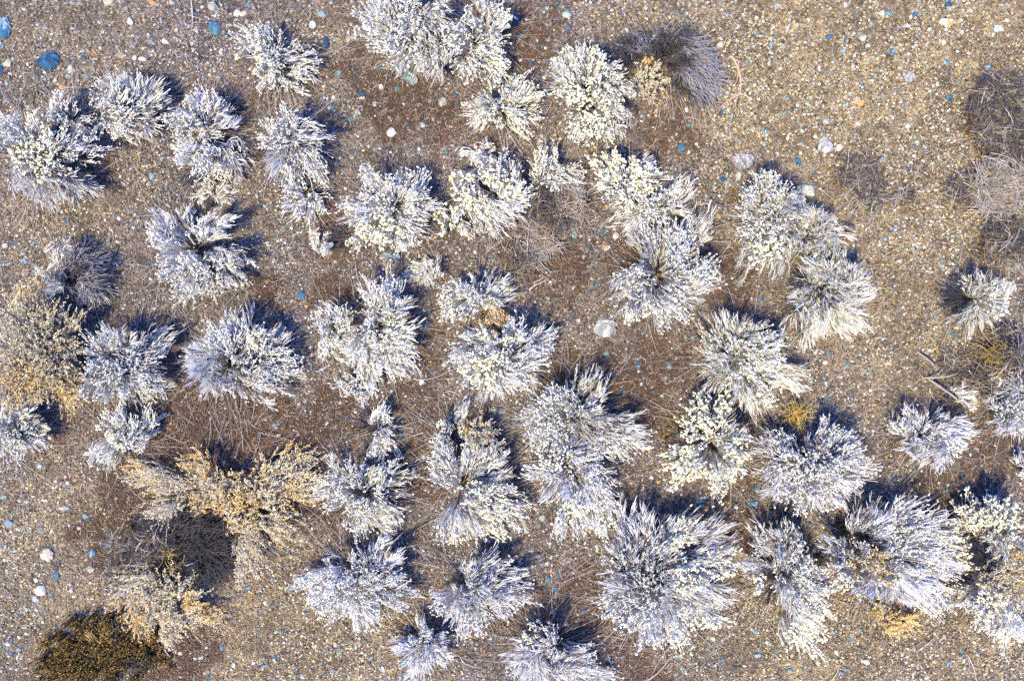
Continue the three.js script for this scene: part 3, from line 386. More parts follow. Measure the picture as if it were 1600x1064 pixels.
shrub('brush_pile', 'flattened pile of grey and brown broken brush', 'brush pile', null, 'B1', 850, 70, .17, '780 60 60 x;860 40 70 z;920 60 60 z;960 90 48 z;850 130 60 x;820 180 48 x;920 150 48 z;880 180 48 x');
rb('faint low bluish tufts between the ring-shaped shrub and the loose white shrub', 'A0', 980, 880, .13, '940 860 45 s;1000 880 55 s;900 920 45 s;1060 900 45 s');
rb('small sparse white plant in brown litter beside the zigzag shrub top', 'B0', 1510, 110, .24, '1490 50 45 s;1440 70 38 w;1490 110 38 w;1540 60 45 d;1570 110 38 d');
shrub('moss_mat', 'small olive moss patch between blue plumes of the great domed shrub', 'moss', null, 'C2', 775, 325, .1, '780 305 45 o;760 340 42 o;800 340 38 o');
shrub('sagebrush_sprig', 'tiny pale sage sprig on shaded litter near a blue stone', 'plant', null, 'C2', 650, 470, .12, '650 470 34 k');
shrub('moss_mat', 'olive moss patch by the swept stems of the sprawling shrub', 'moss', null, 'B1', 1540, 930, .08, '1540 910 38 o;1560 950 38 o;1500 950 34 o');
shrub('moss_mat', 'tiny olive moss patch tucked in the zigzag white shrub', 'moss', null, 'B1', 75, 360, .08, '60 350 34 o;90 370 30 o');
shrub('moss_mat', 'mossy patch under the edge of the blue-stemmed shrub', 'moss', null, 'A2', 270, 930, .08, '265 900 34 o;275 950 34 o');
rb('sliver of silver stems rising from dark litter above the cream-topped shrub', 'C2', 1605, 90, .3, '1590 60 38 s;1580 120 38 w;1605 30 38 s;1630 90 45 w');
rb('low blue-grey tuft between the two-lobed shrub and bright cream-yellow shrub', 'A1', 660, 690, .2, '650 660 42 s;690 690 42 s;590 710 42 s;620 740 38 s');
shrub('dry_tuft', 'short dry grey tuft beside the fallen dark stump', 'grass tuft', null, 'A2', 1040, 905, .14, '1040 890 45 t;1070 910 38 d;1010 920 38 t');

// ---------------------------------------------------------------- dead wood: thick pieces drawn as bent tapering limbs
function limbs(name, label, category, group, tile, list, col) {
  const [fx, fy] = list[0];
  const [ox, oz] = at(...pix(tile, fx, fy)), oy = groundY(ox, oz);
  const root = new THREE.Group(); root.name = numbered(name); root.position.set(ox, oy, oz); tag(root, label, category, group); scene.add(root);
  for (const [x0, y0, x1, y1, x2, y2, r, h = 0] of list) {
    const g = new Geo(), a = at(...pix(tile, x0, y0)), b = at(...pix(tile, x1, y1)), c = at(...pix(tile, x2, y2));
    const A = [a[0], groundY(...a) + r * .7 + h * .3, a[1]], B = [b[0], groundY(...b) + r + .02 + h * 2, b[1]], C = [c[0], groundY(...c) + r * .5 + h, c[1]];
    // pass through the middle point
    const K = [2 * B[0] - (A[0] + C[0]) / 2, 2 * B[1] - (A[1] + C[1]) / 2, 2 * B[2] - (A[2] + C[2]) / 2];
    const P = bez(A, K, C, 9).map((p, i) => [p[0] + (i % 9 ? rr(-.35, .35) * r : 0), p[1], p[2] + (i % 9 ? rr(-.35, .35) * r : 0)]);
    g.tube(P, r, r * .4, vary(col, .2), 6);
    for (let k = 0; k < g.c.length; k += 3) { const q = rr(.75, 1.2); g.c[k] *= q; g.c[k + 1] *= q; g.c[k + 2] *= q; }
    g.build('limb', M.wood, root, ox, oy, oz);
  }
  return root;
}
limbs('fallen_branch', 'heap of bleached grey dead branches above a silver shrub', 'dead branch', null, 'B2', [[1150, 715, 1235, 790, 1345, 865, .0130, .05], [1130, 710, 1210, 700, 1280, 682, .0101, .05], [1100, 590, 1145, 640, 1185, 675, .0101, .03], [1160, 760, 1180, 810, 1235, 835, .0086], [1225, 770, 1240, 820, 1235, 880, .0086], [1310, 590, 1345, 660, 1430, 745, .0072, .02], [1325, 570, 1280, 600, 1215, 612, .0050], [1275, 685, 1300, 720, 1288, 770, .0050, .03], [1160, 690, 1200, 650, 1310, 660, .0043], [1180, 690, 1250, 700, 1330, 790, .0043], [1240, 640, 1290, 650, 1340, 640, .0036], [1120, 620, 1180, 650, 1260, 640, .0036], [1210, 740, 1250, 760, 1290, 830, .0043], [1340, 650, 1380, 660, 1420, 690, .0036]], [.30, .26, .235]);
rb('grey stems growing out from under the heap of dead branches', 'B2', 1290, 770, .14, '1330 790 55 s;1370 830 48 s;1300 650 48 x;1260 640 45 x;1350 750 40 t;1290 800 45 x');
limbs('fallen_stump', 'dark curled dead stump with splayed roots on open gravel', 'dead stump', null, 'A2', [[795, 735, 860, 775, 935, 728, .015, .02], [805, 765, 835, 850, 828, 935, .012, .01], [850, 800, 925, 870, 962, 945, .009], [815, 780, 870, 810, 930, 800, .014, .02], [860, 690, 900, 665, 950, 685, .006], [865, 700, 905, 690, 930, 705, .005], [830, 860, 860, 900, 850, 940, .006], [840, 850, 890, 880, 900, 930, .006], [770, 900, 790, 940, 820, 950, .006], [800, 810, 780, 850, 740, 870, .005], [870, 680, 890, 655, 930, 660, .004]], [.20, .165, .15]);
limbs('dead_root', 'tan forked dead root lying beside the bare violet bush', 'dead root', null, 'A2', [[245, 262, 278, 340, 285, 435, .013], [262, 280, 275, 300, 268, 380, .009], [285, 432, 240, 460, 190, 500, .009], [285, 432, 325, 455, 315, 478, .007], [285, 430, 262, 470, 268, 500, .006], [285, 430, 285, 470, 275, 505, .005], [290, 330, 310, 320, 400, 335, .004], [280, 350, 300, 380, 320, 375, .004]], [.50, .38, .29]);
limbs('fallen_branch', 'pale crooked branch reaching across the dark bare bush', 'dead branch', null, 'C0', [[640, 500, 690, 420, 715, 340, .010, .12], [690, 420, 760, 370, 780, 330, .006, .12], [520, 470, 545, 500, 590, 590, .007, .06], [545, 500, 500, 550, 480, 600, .007, .05], [660, 480, 700, 470, 760, 440, .006, .12], [860, 510, 920, 490, 960, 480, .006, .14]], [.38, .34, .34]);
shrub('twiggy_bush', 'dark broken twigs strewn around the curled dead stump', 'brush', null, 'A2', 860, 840, .12, '830 790 60 x;880 850 60 x;920 900 50 x;840 900 45 z;860 760 40 x;790 830 40 x');
const TW = 'loose twigs lying on the gravel', tw = (label, tile, ...l) => limbs('loose_twig', label, 'twig', TW, tile, l, [.48, .42, .40]);
tw('grey forked twig upright beside small rounded stones', 'A0', [880, 0, 888, 60, 882, 125, .007], [860, 66, 900, 80, 945, 92, .004]);
tw('pale straight twig slanting on tan gravel near the matted dark bush', 'A2', [1435, 362, 1490, 340, 1540, 300, .006]);
tw('thin bent twig like a hook on tan gravel', 'A2', [1140, 408, 1160, 425, 1164, 475, .005]);
tw('hair-thin long stem trailing down tan gravel from a teal pebble', 'A2', [778, 195, 762, 270, 755, 335, .0025]);
tw('hair-thin wavy stem near the white lumpy stone', 'A2', [735, 480, 745, 580, 768, 640, .0025]);
tw('short pinkish twig on gravel beside the compact half-dome shrub', 'B1', [880, 305, 905, 285, 965, 255, .009], [905, 285, 900, 270, 905, 265, .006]);
tw('slender curved twig beside the pale stone under the round cream shrub', 'B1', [340, 715, 430, 712, 515, 672, .005]);
tw('short dark twig on litter below the pale stone', 'B1', [390, 795, 415, 800, 440, 805, .004], [500, 770, 540, 780, 565, 810, .004]);
tw('pale Y-shaped twig on gravel close to blue pebbles', 'C2', [1335, 945, 1355, 985, 1380, 1060, .006], [1345, 965, 1340, 1000, 1330, 1030, .003]);
tw('stiff twig standing from the trailing cream tail gravel', 'C2', [705, 1064, 728, 1020, 732, 1000, .005]);
tw('grey diagonal twig between the two shaggy white shrubs', 'C1', [300, 90, 350, 50, 395, 20, .006]);
tw('dark bent twig in litter under the small faded shrub', 'C1', [560, 955, 595, 985, 650, 998, .005]);
tw('crooked grey twig pair in litter by the largest mixed shrub', 'C1', [1240, 940, 1270, 1000, 1330, 1030, .006], [1420, 1060, 1470, 1020, 1530, 950, .006]);
tw('brown twig slanting across gravel below the great domed shrub', 'C2', [1100, 930, 1150, 890, 1200, 850, .004]);
tw('dry tan runner arching beneath the white and cream shrub', 'A1', [575, 455, 620, 395, 745, 412, .004], [640, 400, 600, 375, 580, 372, .003]);
tw('pale curled twig near the dark stump roots', 'A2', [765, 890, 785, 935, 825, 952, .005]);
tw('thin arched twig on gravel below the stump', 'B2', [1065, 110, 1070, 75, 1090, 55, .003]);
tw('two thin grey twigs lying near the low spray of stems', 'B1', [820, 230, 870, 225, 895, 212, .004], [895, 275, 940, 250, 985, 232, .003]);
tw('curved tan twig below the bare violet bush', 'A2', [30, 545, 90, 560, 100, 620, .003]);

// ---------------------------------------------------------------- stones, read off the photograph: x y rx ry turn colour (shape)
const SCOL = { b: [.02, .115, .24], u: [.010, .045, .10], l: [.23, .33, .38], t: [.085, .175, .18], w: [.56, .53, .49], g: [.23, .25, .25], r: [.46, .40, .30], o: [.55, .27, .09], p: [.46, .41, .40], e: [.42, .50, .38], k: [.05, .05, .05], n: [.30, .21, .13] };
const SNAME = { b: 'bright blue', u: 'dark navy blue', l: 'pale blue', t: 'teal', w: 'white', g: 'grey', r: 'beige', o: 'orange', p: 'pinkish white', e: 'pale green', k: 'black', n: 'brown' };
function stoneGeo(rx, ry, c1, c2, angular, lumpy) {
  const det = Math.max(rx, ry) > .09 ? 12 : Math.max(rx, ry) > .045 ? 7 : 3;
  const g = mergeVertices(new THREE.IcosahedronGeometry(1, det).deleteAttribute('uv').deleteAttribute('normal'));
  const a = g.attributes.position, col = new Float32Array(a.count * 3), planes = [], o = rr(0, 100);
  if (angular) for (let k = 0; k < 9; k++) { const v = new THREE.Vector3(gauss(), gauss() * .5, gauss()).normalize(); planes.push([v, rr(.5, .82)]); }
  const hgt = Math.min(rx, ry) * (lumpy ? .42 : angular ? rr(.45, .65) : rr(.5, .7));
  const v = new THREE.Vector3();
  for (let i = 0; i < a.count; i++) {
    v.fromBufferAttribute(a, i);
    const n = vnoise(v.x * 1.6 + o + v.y, v.z * 1.6 + o) - .5, n2 = fbm(v.x * 4 + o, v.z * 4 + v.y * 3) - .5, n3 = vnoise(v.x * 13 + o, v.z * 13 + v.y * 9) - .5;
    v.multiplyScalar(1 + .34 * n + (lumpy ? .5 : .12) * n2 + (lumpy ? .16 : .035) * n3);
    for (const [pn, pd] of planes) { const q = v.dot(pn) - pd; if (q > 0) v.addScaledVector(pn, -q * .92); }
    a.setXYZ(i, v.x * rx, v.y * hgt, v.z * ry);
    const mx = sstep(.32, .74, vnoise(v.x * 2.6 + o * 2, v.z * 2.6 + v.y * 2) + .18 * n2), br = (.55 + .6 * vnoise(v.x * 7 + o, v.z * 7 + v.y * 5) + .35 * n3) * rr(.75, 1.25);
    for (let k = 0; k < 3; k++) col[i * 3 + k] = Math.min(.85, (c1[k] + (c2[k] - c1[k]) * mx) * br);
  }
  g.setAttribute('color', new THREE.BufferAttribute(col, 3));
  g.computeVertexNormals();
  if (!angular) return g;
  const f = g.toNonIndexed(); f.computeVertexNormals(); return f;
}
const MARKS = [[90, 230, 'the broad cream flowered shrub'], [190, 150, 'the round blue-fringed shrub'], [80, 95, 'the large dark blue stone'], [310, 170, 'the white-tufted shrub'], [425, 95, 'the open white shrub'], [450, 235, 'the tall narrow shrub'], [310, 395, 'the ring-shaped shrub'], [620, 50, 'the shrub over the slate slab'], [745, 65, 'the white and cream shrub'], [785, 170, 'the two-lobed white shrub'], [925, 140, 'the tall cream-specked shrub'], [1070, 110, 'the bare violet bush'], [610, 330, 'the shrub over the half-buried slab'], [770, 300, 'the bright cream-yellow shrub'], [870, 290, 'the half-bare shrub'], [975, 280, 'the cream-puff shrub'], [1050, 420, 'the shrub parted down the middle'], [1200, 340, 'the pale greenish slab'], [1300, 460, 'the biggest bare silver shrub'], [1530, 470, 'the half silver half brown shrub'], [1175, 560, 'the windswept white shrub'], [1105, 690, 'the popcorn-like cream shrub'], [1275, 730, 'the broad white dome shrub'], [1470, 610, 'the heap of dead branches'], [1450, 690, 'the curled-stem silver shrub'], [1560, 190, 'the matted dark twiggy bush'], [1350, 270, 'the dark dead stump'], [1340, 160, 'the salmon brick-shaped stone'], [1480, 35, 'the two-tone orange stone'], [1290, 230, 'the tall lumpy stone'], [1160, 250, 'the whitish lumpy stone'], [60, 540, 'the huge sagebrush'], [110, 430, 'the sparse deep-blue shrub'], [190, 570, 'the leaning white shrub'], [370, 550, 'the half silver-furred shrub'], [200, 670, 'the small white and cream shrub'], [20, 670, 'the arched dark-blue shrub'], [380, 760, 'the golden sagebrush mound'], [270, 850, 'the dark bare bush'], [240, 940, 'the pale feathery sagebrush'], [150, 1030, 'the olive and rust cushion'], [63, 920, 'the bright white round stone'], [580, 520, 'the zigzag white shrub'], [735, 460, 'the compact half-dome shrub'], [780, 540, 'the orange-seeded cream shrub'], [945, 512, 'the white quartz block'], [920, 640, 'the sideways-swept shrub'], [905, 780, 'the drooping white shrub'], [740, 770, 'the shaggy lavender shrub'], [565, 780, 'the dense white shrub'], [550, 910, 'the spread-skirt shrub'], [750, 930, 'the combed silver shrub'], [650, 1000, 'the small faded shrub'], [870, 1020, 'the pinkish-puffed grey shrub'], [1050, 900, 'the largest mixed shrub'], [1230, 900, 'the cream-tailed shrub'], [1400, 870, 'the great domed shrub'], [1560, 920, 'the rust and cream shrub'], [1545, 800, 'the cream-topped shrub'], [600, 690, 'the straggly plumed shrub'], [820, 390, 'the flattened brush pile']];
function landmark(px, py) { let b = 1e9, n = ''; for (const [x, y, t] of MARKS) { const d = Math.hypot(x - px, y - py); if (d < b && d > 22) { b = d; n = t; } } return n; }
function stone(tile, x, y, rx, ry, c, turn, shape, label) {
  const k = TILE[tile][2] / FOCAL * CAM_H; rx *= k * .98; ry *= k * .98;
  const [gx, gz] = at(...pix(tile, x, y)), c1 = SCOL[c[0]], c2 = SCOL[c[1] || c[0]].map((q, i) => c[1] ? q : c1[i] * .68 + .03);
  const ang = shape === 'a' || (!shape && rnd() < .78);
  const m = new THREE.Mesh(stoneGeo(rx, ry, c1, c2, ang, shape === 'q'), M.stone);
  m.castShadow = m.receiveShadow = true;
  const big = Math.max(rx, ry);
  m.name = numbered(big > .05 ? 'stone' : 'pebble');
  m.position.set(gx, groundY(gx, gz) + Math.min(rx, ry) * .14, gz); m.rotation.y = -turn * Math.PI / 180;
  if (label) tag(m, label, big > .05 ? 'stone' : 'pebble');
  else {
    const long = Math.max(rx, ry) / Math.min(rx, ry) > 1.35 ? 'elongated' : ang ? 'angular' : 'rounded', size = big > .032 ? 'larger' : big > .022 ? 'small' : 'tiny';
    const two = c[1] && c[1] !== c[0] ? ' and ' + SNAME[c[1]] : '';
    const nm = `${size} ${long} ${SNAME[c[0]]}${two} pebble`;
    const full = `${nm} near ${landmark(...pix(tile, x, y))}`;
    tag(m, full, 'pebble', full.replace(' pebble near', ' pebbles near'));
  }
  scene.add(m);
}
function stones(tile, text) { for (const s of text.split(';').map((q) => q.trim()).filter(Boolean)) { const [x, y, rx, ry, c, turn, shape] = s.split(/\s+/); stone(tile, +x, +y, +rx, +ry, c, +(turn || 0), shape); } }
stone('A0', 16, 130, 35, 48, 'bl', 10, 'q', 'large oval bright blue mottled boulder near the other dark blue one');
stone('A0', 230, 285, 55, 38, 'ub', -8, 'q', 'large dark blue stone with a pale grey end beside a flat slab');
stone('A0', 332, 322, 29, 21, 'gr', -8, 'a', 'flat cracked grey slab next to the large dark blue stone');
stone('A0', 990, 130, 28, 32, 'bt', 0, 'q', 'bright blue rounded stone below a forked grey twig');
stone('A0', 985, 32, 33, 28, 'gr', 30, 'a', 'grey triangular stone with a beige top near the forked twig');
stone('A0', 1080, 550, 30, 18, 'bl', 25, 'a', 'vivid blue stone half hidden under the white-tufted shrub');
stone('A1', 328, 358, 46, 40, 'gt', 20, 'a', 'big blue-grey slate slab sticking out under the large white shrub');
stone('A1', 812, 348, 22, 18, 'ut', 10, 'a', 'dark blue stone between the cream shrub and the two-lobed shrub');
stone('A2', 1240, 105, 36, 26, 'ow', -5, 'a', 'orange and white blocky stone under a dark blue pebble');
stone('A2', 830, 472, 32, 18, 'op', 38, 'a', 'salmon orange brick-shaped stone on tan gravel');
stone('A2', 680, 672, 32, 38, 'pg', 0, 'q', 'tall whitish rough lumpy stone above the blue brick-like stone');
stone('A2', 298, 745, 44, 37, 'pg', 0, 'q', 'whitish rough lumpy stone at the edge of dark soil by white shrub');
stone('A2', 552, 745, 27, 19, 'bu', 5, 'a', 'vivid blue brick-like stone on gravel');
stone('A2', 593, 880, 42, 28, 'er', 15, 'r', 'large smooth pale greenish slab at the blue-stemmed shrub');
stone('A2', 1068, 357, 25, 22, 'pg', 0, 'q', 'small white rough lumpy stone in the open gravel');
stone('A2', 1305, 812, 21, 23, 'pl', 0, 'q', 'white bluish stone caught in dry twigs');
stone('B1', 240, 148, 60, 33, 'gu', 16, 'a', 'big half-buried bluish slab below the white shrub');
stone('B1', 1230, 480, 48, 44, 'pg', 0, 'q', 'white rough quartz block standing alone on brown gravel');
stone('B1', 1235, 110, 32, 17, 'nr', -25, 'a', 'brown flat slab near a bright white pebble');
stone('B1', 742, 862, 44, 20, 'gk', 10, 'a', 'dark flat slab below the round cream shrub');
stone('B2', 1510, 18, 27, 10, 'bu', -5, 'a', 'long blue stone beside the small dark bare bush');
stone('C0', 187, 647, 25, 25, 'wp', 0, 'r', 'bright white round stone on pale gravel with smaller one touching');
stone('C0', 217, 480, 28, 30, 'pr', 0, 'q', 'pinkish beige crumbly stone on pale gravel');
stone('C0', 260, 577, 20, 23, 'bt', 40, 'a', 'blue and teal striped stone on pale gravel');
stone('C2', 343, 242, 26, 20, 'bl', 0, 'a', 'bright blue mottled stone in dark litter below the broad white dome');
stone('C2', 865, 972, 25, 15, 'wr', 10, 'a', 'white wedge-shaped stone on gravel below the great domed shrub');
stone('C2', 362, 945, 23, 18, 'gl', 10, 'a', 'grey-blue chipped stone on gravel below the trailing cream tail');
stones('A0', '5 325 12 25 u;40 295 20 25 r 20 a;500 8 28 20 r 0 r;905 138 17 22 gr;1092 58 18 17 w 0 r;1122 58 16 14 r 0 r;600 97 22 18 w 30 a;435 242 9 26 o -35 a;558 258 19 16 nr 0 r;620 268 13 13 w 0 r;656 273 20 11 wl 10 r;385 270 15 15 ut;430 315 14 18 g -30;397 355 20 14 gt 10 r;380 433 28 9 t 3;290 402 18 13 o;165 350 17 10 t 20;205 130 18 9 l;170 115 10 7 w;190 213 11 12 b;700 195 20 13 lt;757 190 20 12 wr 15;665 218 15 8 g;1485 65 22 18 l 10 a;1443 112 18 21 wl 0 r;1505 198 18 31 u -10 r;1545 203 10 13 t;1558 340 22 20 gt;1537 447 12 14 w;1518 497 9 9 w;1525 12 11 9 w;702 10 17 12 o 20;785 10 20 12 r;700 815 16 20 l;310 1027 14 10 b;945 355 9 9 t;30 385 10 10 l;125 295 8 14 w;8 210 10 13 lb;315 355 15 9 l;385 237 10 9 l;460 222 11 9 w;1205 92 13 9 o;370 10 18 16 g;332 12 14 12 g;1145 20 12 12 lb;925 8 12 10 l;580 35 10 14 g;900 60 10 9 b');
stones('A1', '285 335 20 20 ug 0 a;105 432 20 18 u 0 a;270 407 18 15 t -30 a;190 398 13 18 wl;162 472 13 14 g;85 515 18 20 gl;478 470 20 24 gr 0 r;240 610 20 22 wp 0 q;237 550 5 18 w -15;386 578 12 12 lw;50 547 15 11 t;165 687 18 10 b 15;535 440 10 8 b;40 148 12 15 w;820 88 15 20 ub;960 40 13 14 lt;1050 70 23 16 le 20 r;1055 138 15 14 bt;1182 97 11 8 u;1184 128 9 9 bu;883 296 12 15 b;965 185 12 10 l;992 206 9 9 bt;937 218 10 10 bt;812 240 9 8 bt;1312 63 13 10 lb;1580 688 17 22 lt 20;1125 15 12 10 r;1398 535 11 10 l;1545 520 10 9 b;90 605 12 11 gt;3 340 12 20 b;1215 1055 10 8 b');
stones('A2', '463 25 14 12 le;773 25 10 12 w;940 62 14 15 wr;972 65 19 15 tg 25 r;1092 67 17 12 b -20;1245 20 18 12 ub;933 100 12 14 or;862 87 9 8 t;507 130 10 15 lw;440 122 12 14 wr;695 172 15 13 b;808 158 11 12 wr;832 155 9 12 g;855 175 20 18 rw 0 a;780 188 11 11 tl;888 165 8 11 lb;1055 120 25 13 w -10;1158 135 13 12 wr;1100 162 12 10 g;1112 133 10 9 wl;1478 130 25 16 lw -10;1520 92 10 10 w;1227 195 11 14 w;990 240 13 14 lb 35;950 258 14 8 rw 20;195 207 20 17 w;430 203 15 13 gt;118 120 15 14 g;365 155 18 8 bl -10;760 235 12 14 lb;650 317 10 18 w;808 305 8 16 w;722 325 8 7 u;668 342 9 8 bt;625 385 12 10 te;1240 285 16 12 bl 15;1432 308 13 13 bl;1585 345 12 11 l;1195 390 10 18 re;1015 423 11 10 tb;1250 455 14 17 ut 0 r;1345 408 8 11 l;837 393 11 10 bl;795 436 10 12 wl;498 455 14 11 lt;638 483 8 9 w;740 467 8 7 w;462 533 13 12 l;586 467 9 7 l;595 512 9 7 l;198 518 12 14 ub;235 540 18 11 lt -10;38 508 9 14 w 0 r;148 527 7 7 l;405 598 14 12 bt;683 563 17 20 lw -25 a;832 573 18 13 w -20 a;988 545 11 16 gw;1058 583 13 14 lw;1322 563 8 12 wr;1185 490 12 8 wr;1075 550 8 8 w;1270 585 8 8 w;505 637 10 20 wp;563 665 14 8 l;635 632 16 10 w 20;743 682 14 16 w 0 q;675 718 8 8 w;1104 658 15 19 le;1200 728 7 17 w;948 738 13 13 l;1100 780 8 14 bg;275 813 14 24 wp 15;205 828 16 20 ub 15 a;65 905 15 21 te;1188 880 14 8 re;1195 957 10 8 w;802 1000 11 10 b;13 683 18 21 tb 30;50 578 15 13 t;1415 780 14 18 te;1480 1000 14 14 te;378 715 8 8 l;412 692 11 9 bt;233 720 10 8 rp');
stones('B0', '117 175 27 14 bl 10;15 190 10 14 lt;55 85 8 12 b;150 95 7 7 l;25 100 15 14 rp;700 180 8 12 b;1390 328 20 17 b 20;1235 200 11 9 l;1237 97 11 8 w;852 467 11 16 te;1262 420 10 12 t;1230 262 10 8 re;1350 395 10 8 tu;1265 930 12 10 lb;970 903 10 9 l;1355 790 18 9 lb 15;1375 12 12 6 b;1355 50 9 8 l;1225 905 11 7 w');
stones('B1', '262 207 13 12 u;540 133 10 10 w;627 130 8 10 w;1085 50 14 17 te;1215 30 12 13 b;1277 53 17 16 w 0 r;1153 100 14 8 ub;1018 95 10 9 t;990 55 8 6 w;928 240 8 7 w;975 268 10 9 w;1190 283 14 11 tb -30;1010 300 9 11 b;1150 312 12 8 b;1260 415 10 8 t;1073 433 11 10 tu;402 477 12 17 bl;382 730 20 17 we;485 650 14 11 re;1125 545 11 10 t;1237 597 13 16 te;1380 660 12 16 bl 25;1525 657 19 20 tg;1508 713 12 18 tg 10;1262 692 10 9 te;1295 697 13 9 u;1307 762 13 11 u;1455 775 10 8 b;1493 793 11 12 le;932 708 14 15 u;985 755 12 11 ut;828 922 13 12 ub;283 975 15 25 tu;335 958 8 8 wp;40 897 14 9 u;1560 620 9 9 te;1105 445 10 10 w');
stones('B2', '955 67 14 15 tl;1080 115 10 12 l;1223 210 10 9 l;1015 172 9 8 w;1185 428 8 16 l;1290 480 14 9 w;1270 510 18 10 tu 5;1272 548 10 13 gl;1343 527 15 10 wp -30;80 487 17 14 u;70 523 17 14 tg;35 522 8 11 l;500 505 12 18 te;528 522 10 10 le;470 500 10 14 b;553 503 10 9 t;680 640 14 13 w 0 r;703 600 9 11 bt;858 613 10 8 b;780 657 12 11 tl;880 675 10 13 lb;965 643 16 14 rn;975 573 8 8 t;890 768 11 12 wr;905 835 14 10 or;805 770 9 9 ut;390 345 12 18 bu;670 887 10 12 l');
stones('C0', '178 68 22 17 bw 30 a;258 142 11 10 w;313 150 10 13 wl;345 135 18 14 no;15 215 16 11 lt;40 338 20 18 l;395 305 17 18 lt;418 330 10 9 bt;360 358 13 11 lp;295 268 24 10 wl;88 383 16 8 t;183 360 16 11 tg;235 432 12 8 ub;12 448 13 9 b;425 475 14 22 bl 15;417 545 19 17 rg 0 r;165 598 15 12 pw;165 683 17 18 lp;230 665 12 11 tg;330 640 14 18 lp;117 735 12 11 w;165 738 11 10 w;495 385 12 11 b;555 400 16 12 re;490 430 14 17 b;38 893 20 15 wp;88 918 14 12 lt;55 935 10 12 b;725 988 15 17 wr;865 855 8 12 w;830 937 16 11 w 30;955 910 11 9 w;930 955 15 12 wl -20;900 960 12 14 wl;1080 985 15 17 w;1028 910 12 10 lb;1215 993 14 11 lb;1292 832 14 11 ut -15;1205 760 14 8 tb;1233 713 10 12 l;1283 707 13 9 bl;1203 672 10 9 tb;1410 747 9 9 b;1350 830 12 7 bw;1305 960 10 9 w;1270 955 9 11 b;1550 897 9 11 w;1135 810 7 7 u;1140 635 15 12 lb;985 740 24 12 lp;1170 980 12 10 w;1400 1045 16 10 wl 20;960 1045 10 10 tb');
stones('C1', '345 88 15 18 ge;938 312 15 14 e 0 q;900 268 10 8 w;1305 205 16 15 le;943 370 9 8 w;922 352 12 11 tg;965 595 14 22 bt;1013 577 10 14 b;943 635 11 10 t;995 637 13 8 bt;1133 740 18 11 b;225 870 13 11 b;40 878 12 10 t;35 912 16 8 w -20;65 915 10 9 te;722 850 12 10 lt;980 490 9 7 lw;840 500 8 7 w;885 465 12 5 w;930 515 8 8 t;290 990 13 17 bl;425 580 10 8 b;1010 320 10 14 b');
stones('C2', '357 180 17 16 bl;330 203 8 8 b;268 258 14 18 pw;100 232 20 16 bt;135 222 12 16 u;432 300 11 10 tb;595 338 13 11 tu;657 402 15 13 bl;990 228 13 14 bl;1232 170 14 13 u;1188 207 11 15 u;1187 98 9 10 t;1312 118 11 10 tl;1558 250 10 9 b;1060 65 10 10 le;160 868 17 10 w 10 a;355 832 14 16 l;240 845 11 13 tl;175 920 12 13 lb;137 915 9 12 tl;205 968 11 10 bl;303 992 14 9 w 15;262 1000 11 10 u;230 1020 14 10 gt;515 1015 15 10 bl;598 993 9 8 b;630 1000 12 11 n;715 835 14 13 lb;848 828 10 12 ut;792 868 11 12 tl;730 930 10 11 w;765 957 14 7 w 25;770 1003 16 14 tg;755 1025 14 14 bg;862 915 14 9 k;1250 983 12 20 bl 20;1310 945 11 17 ub 30;1325 1005 8 14 wp;1390 935 20 10 ug -25;1530 1028 13 9 b 20;1385 850 8 8 bt;425 890 10 9 l');

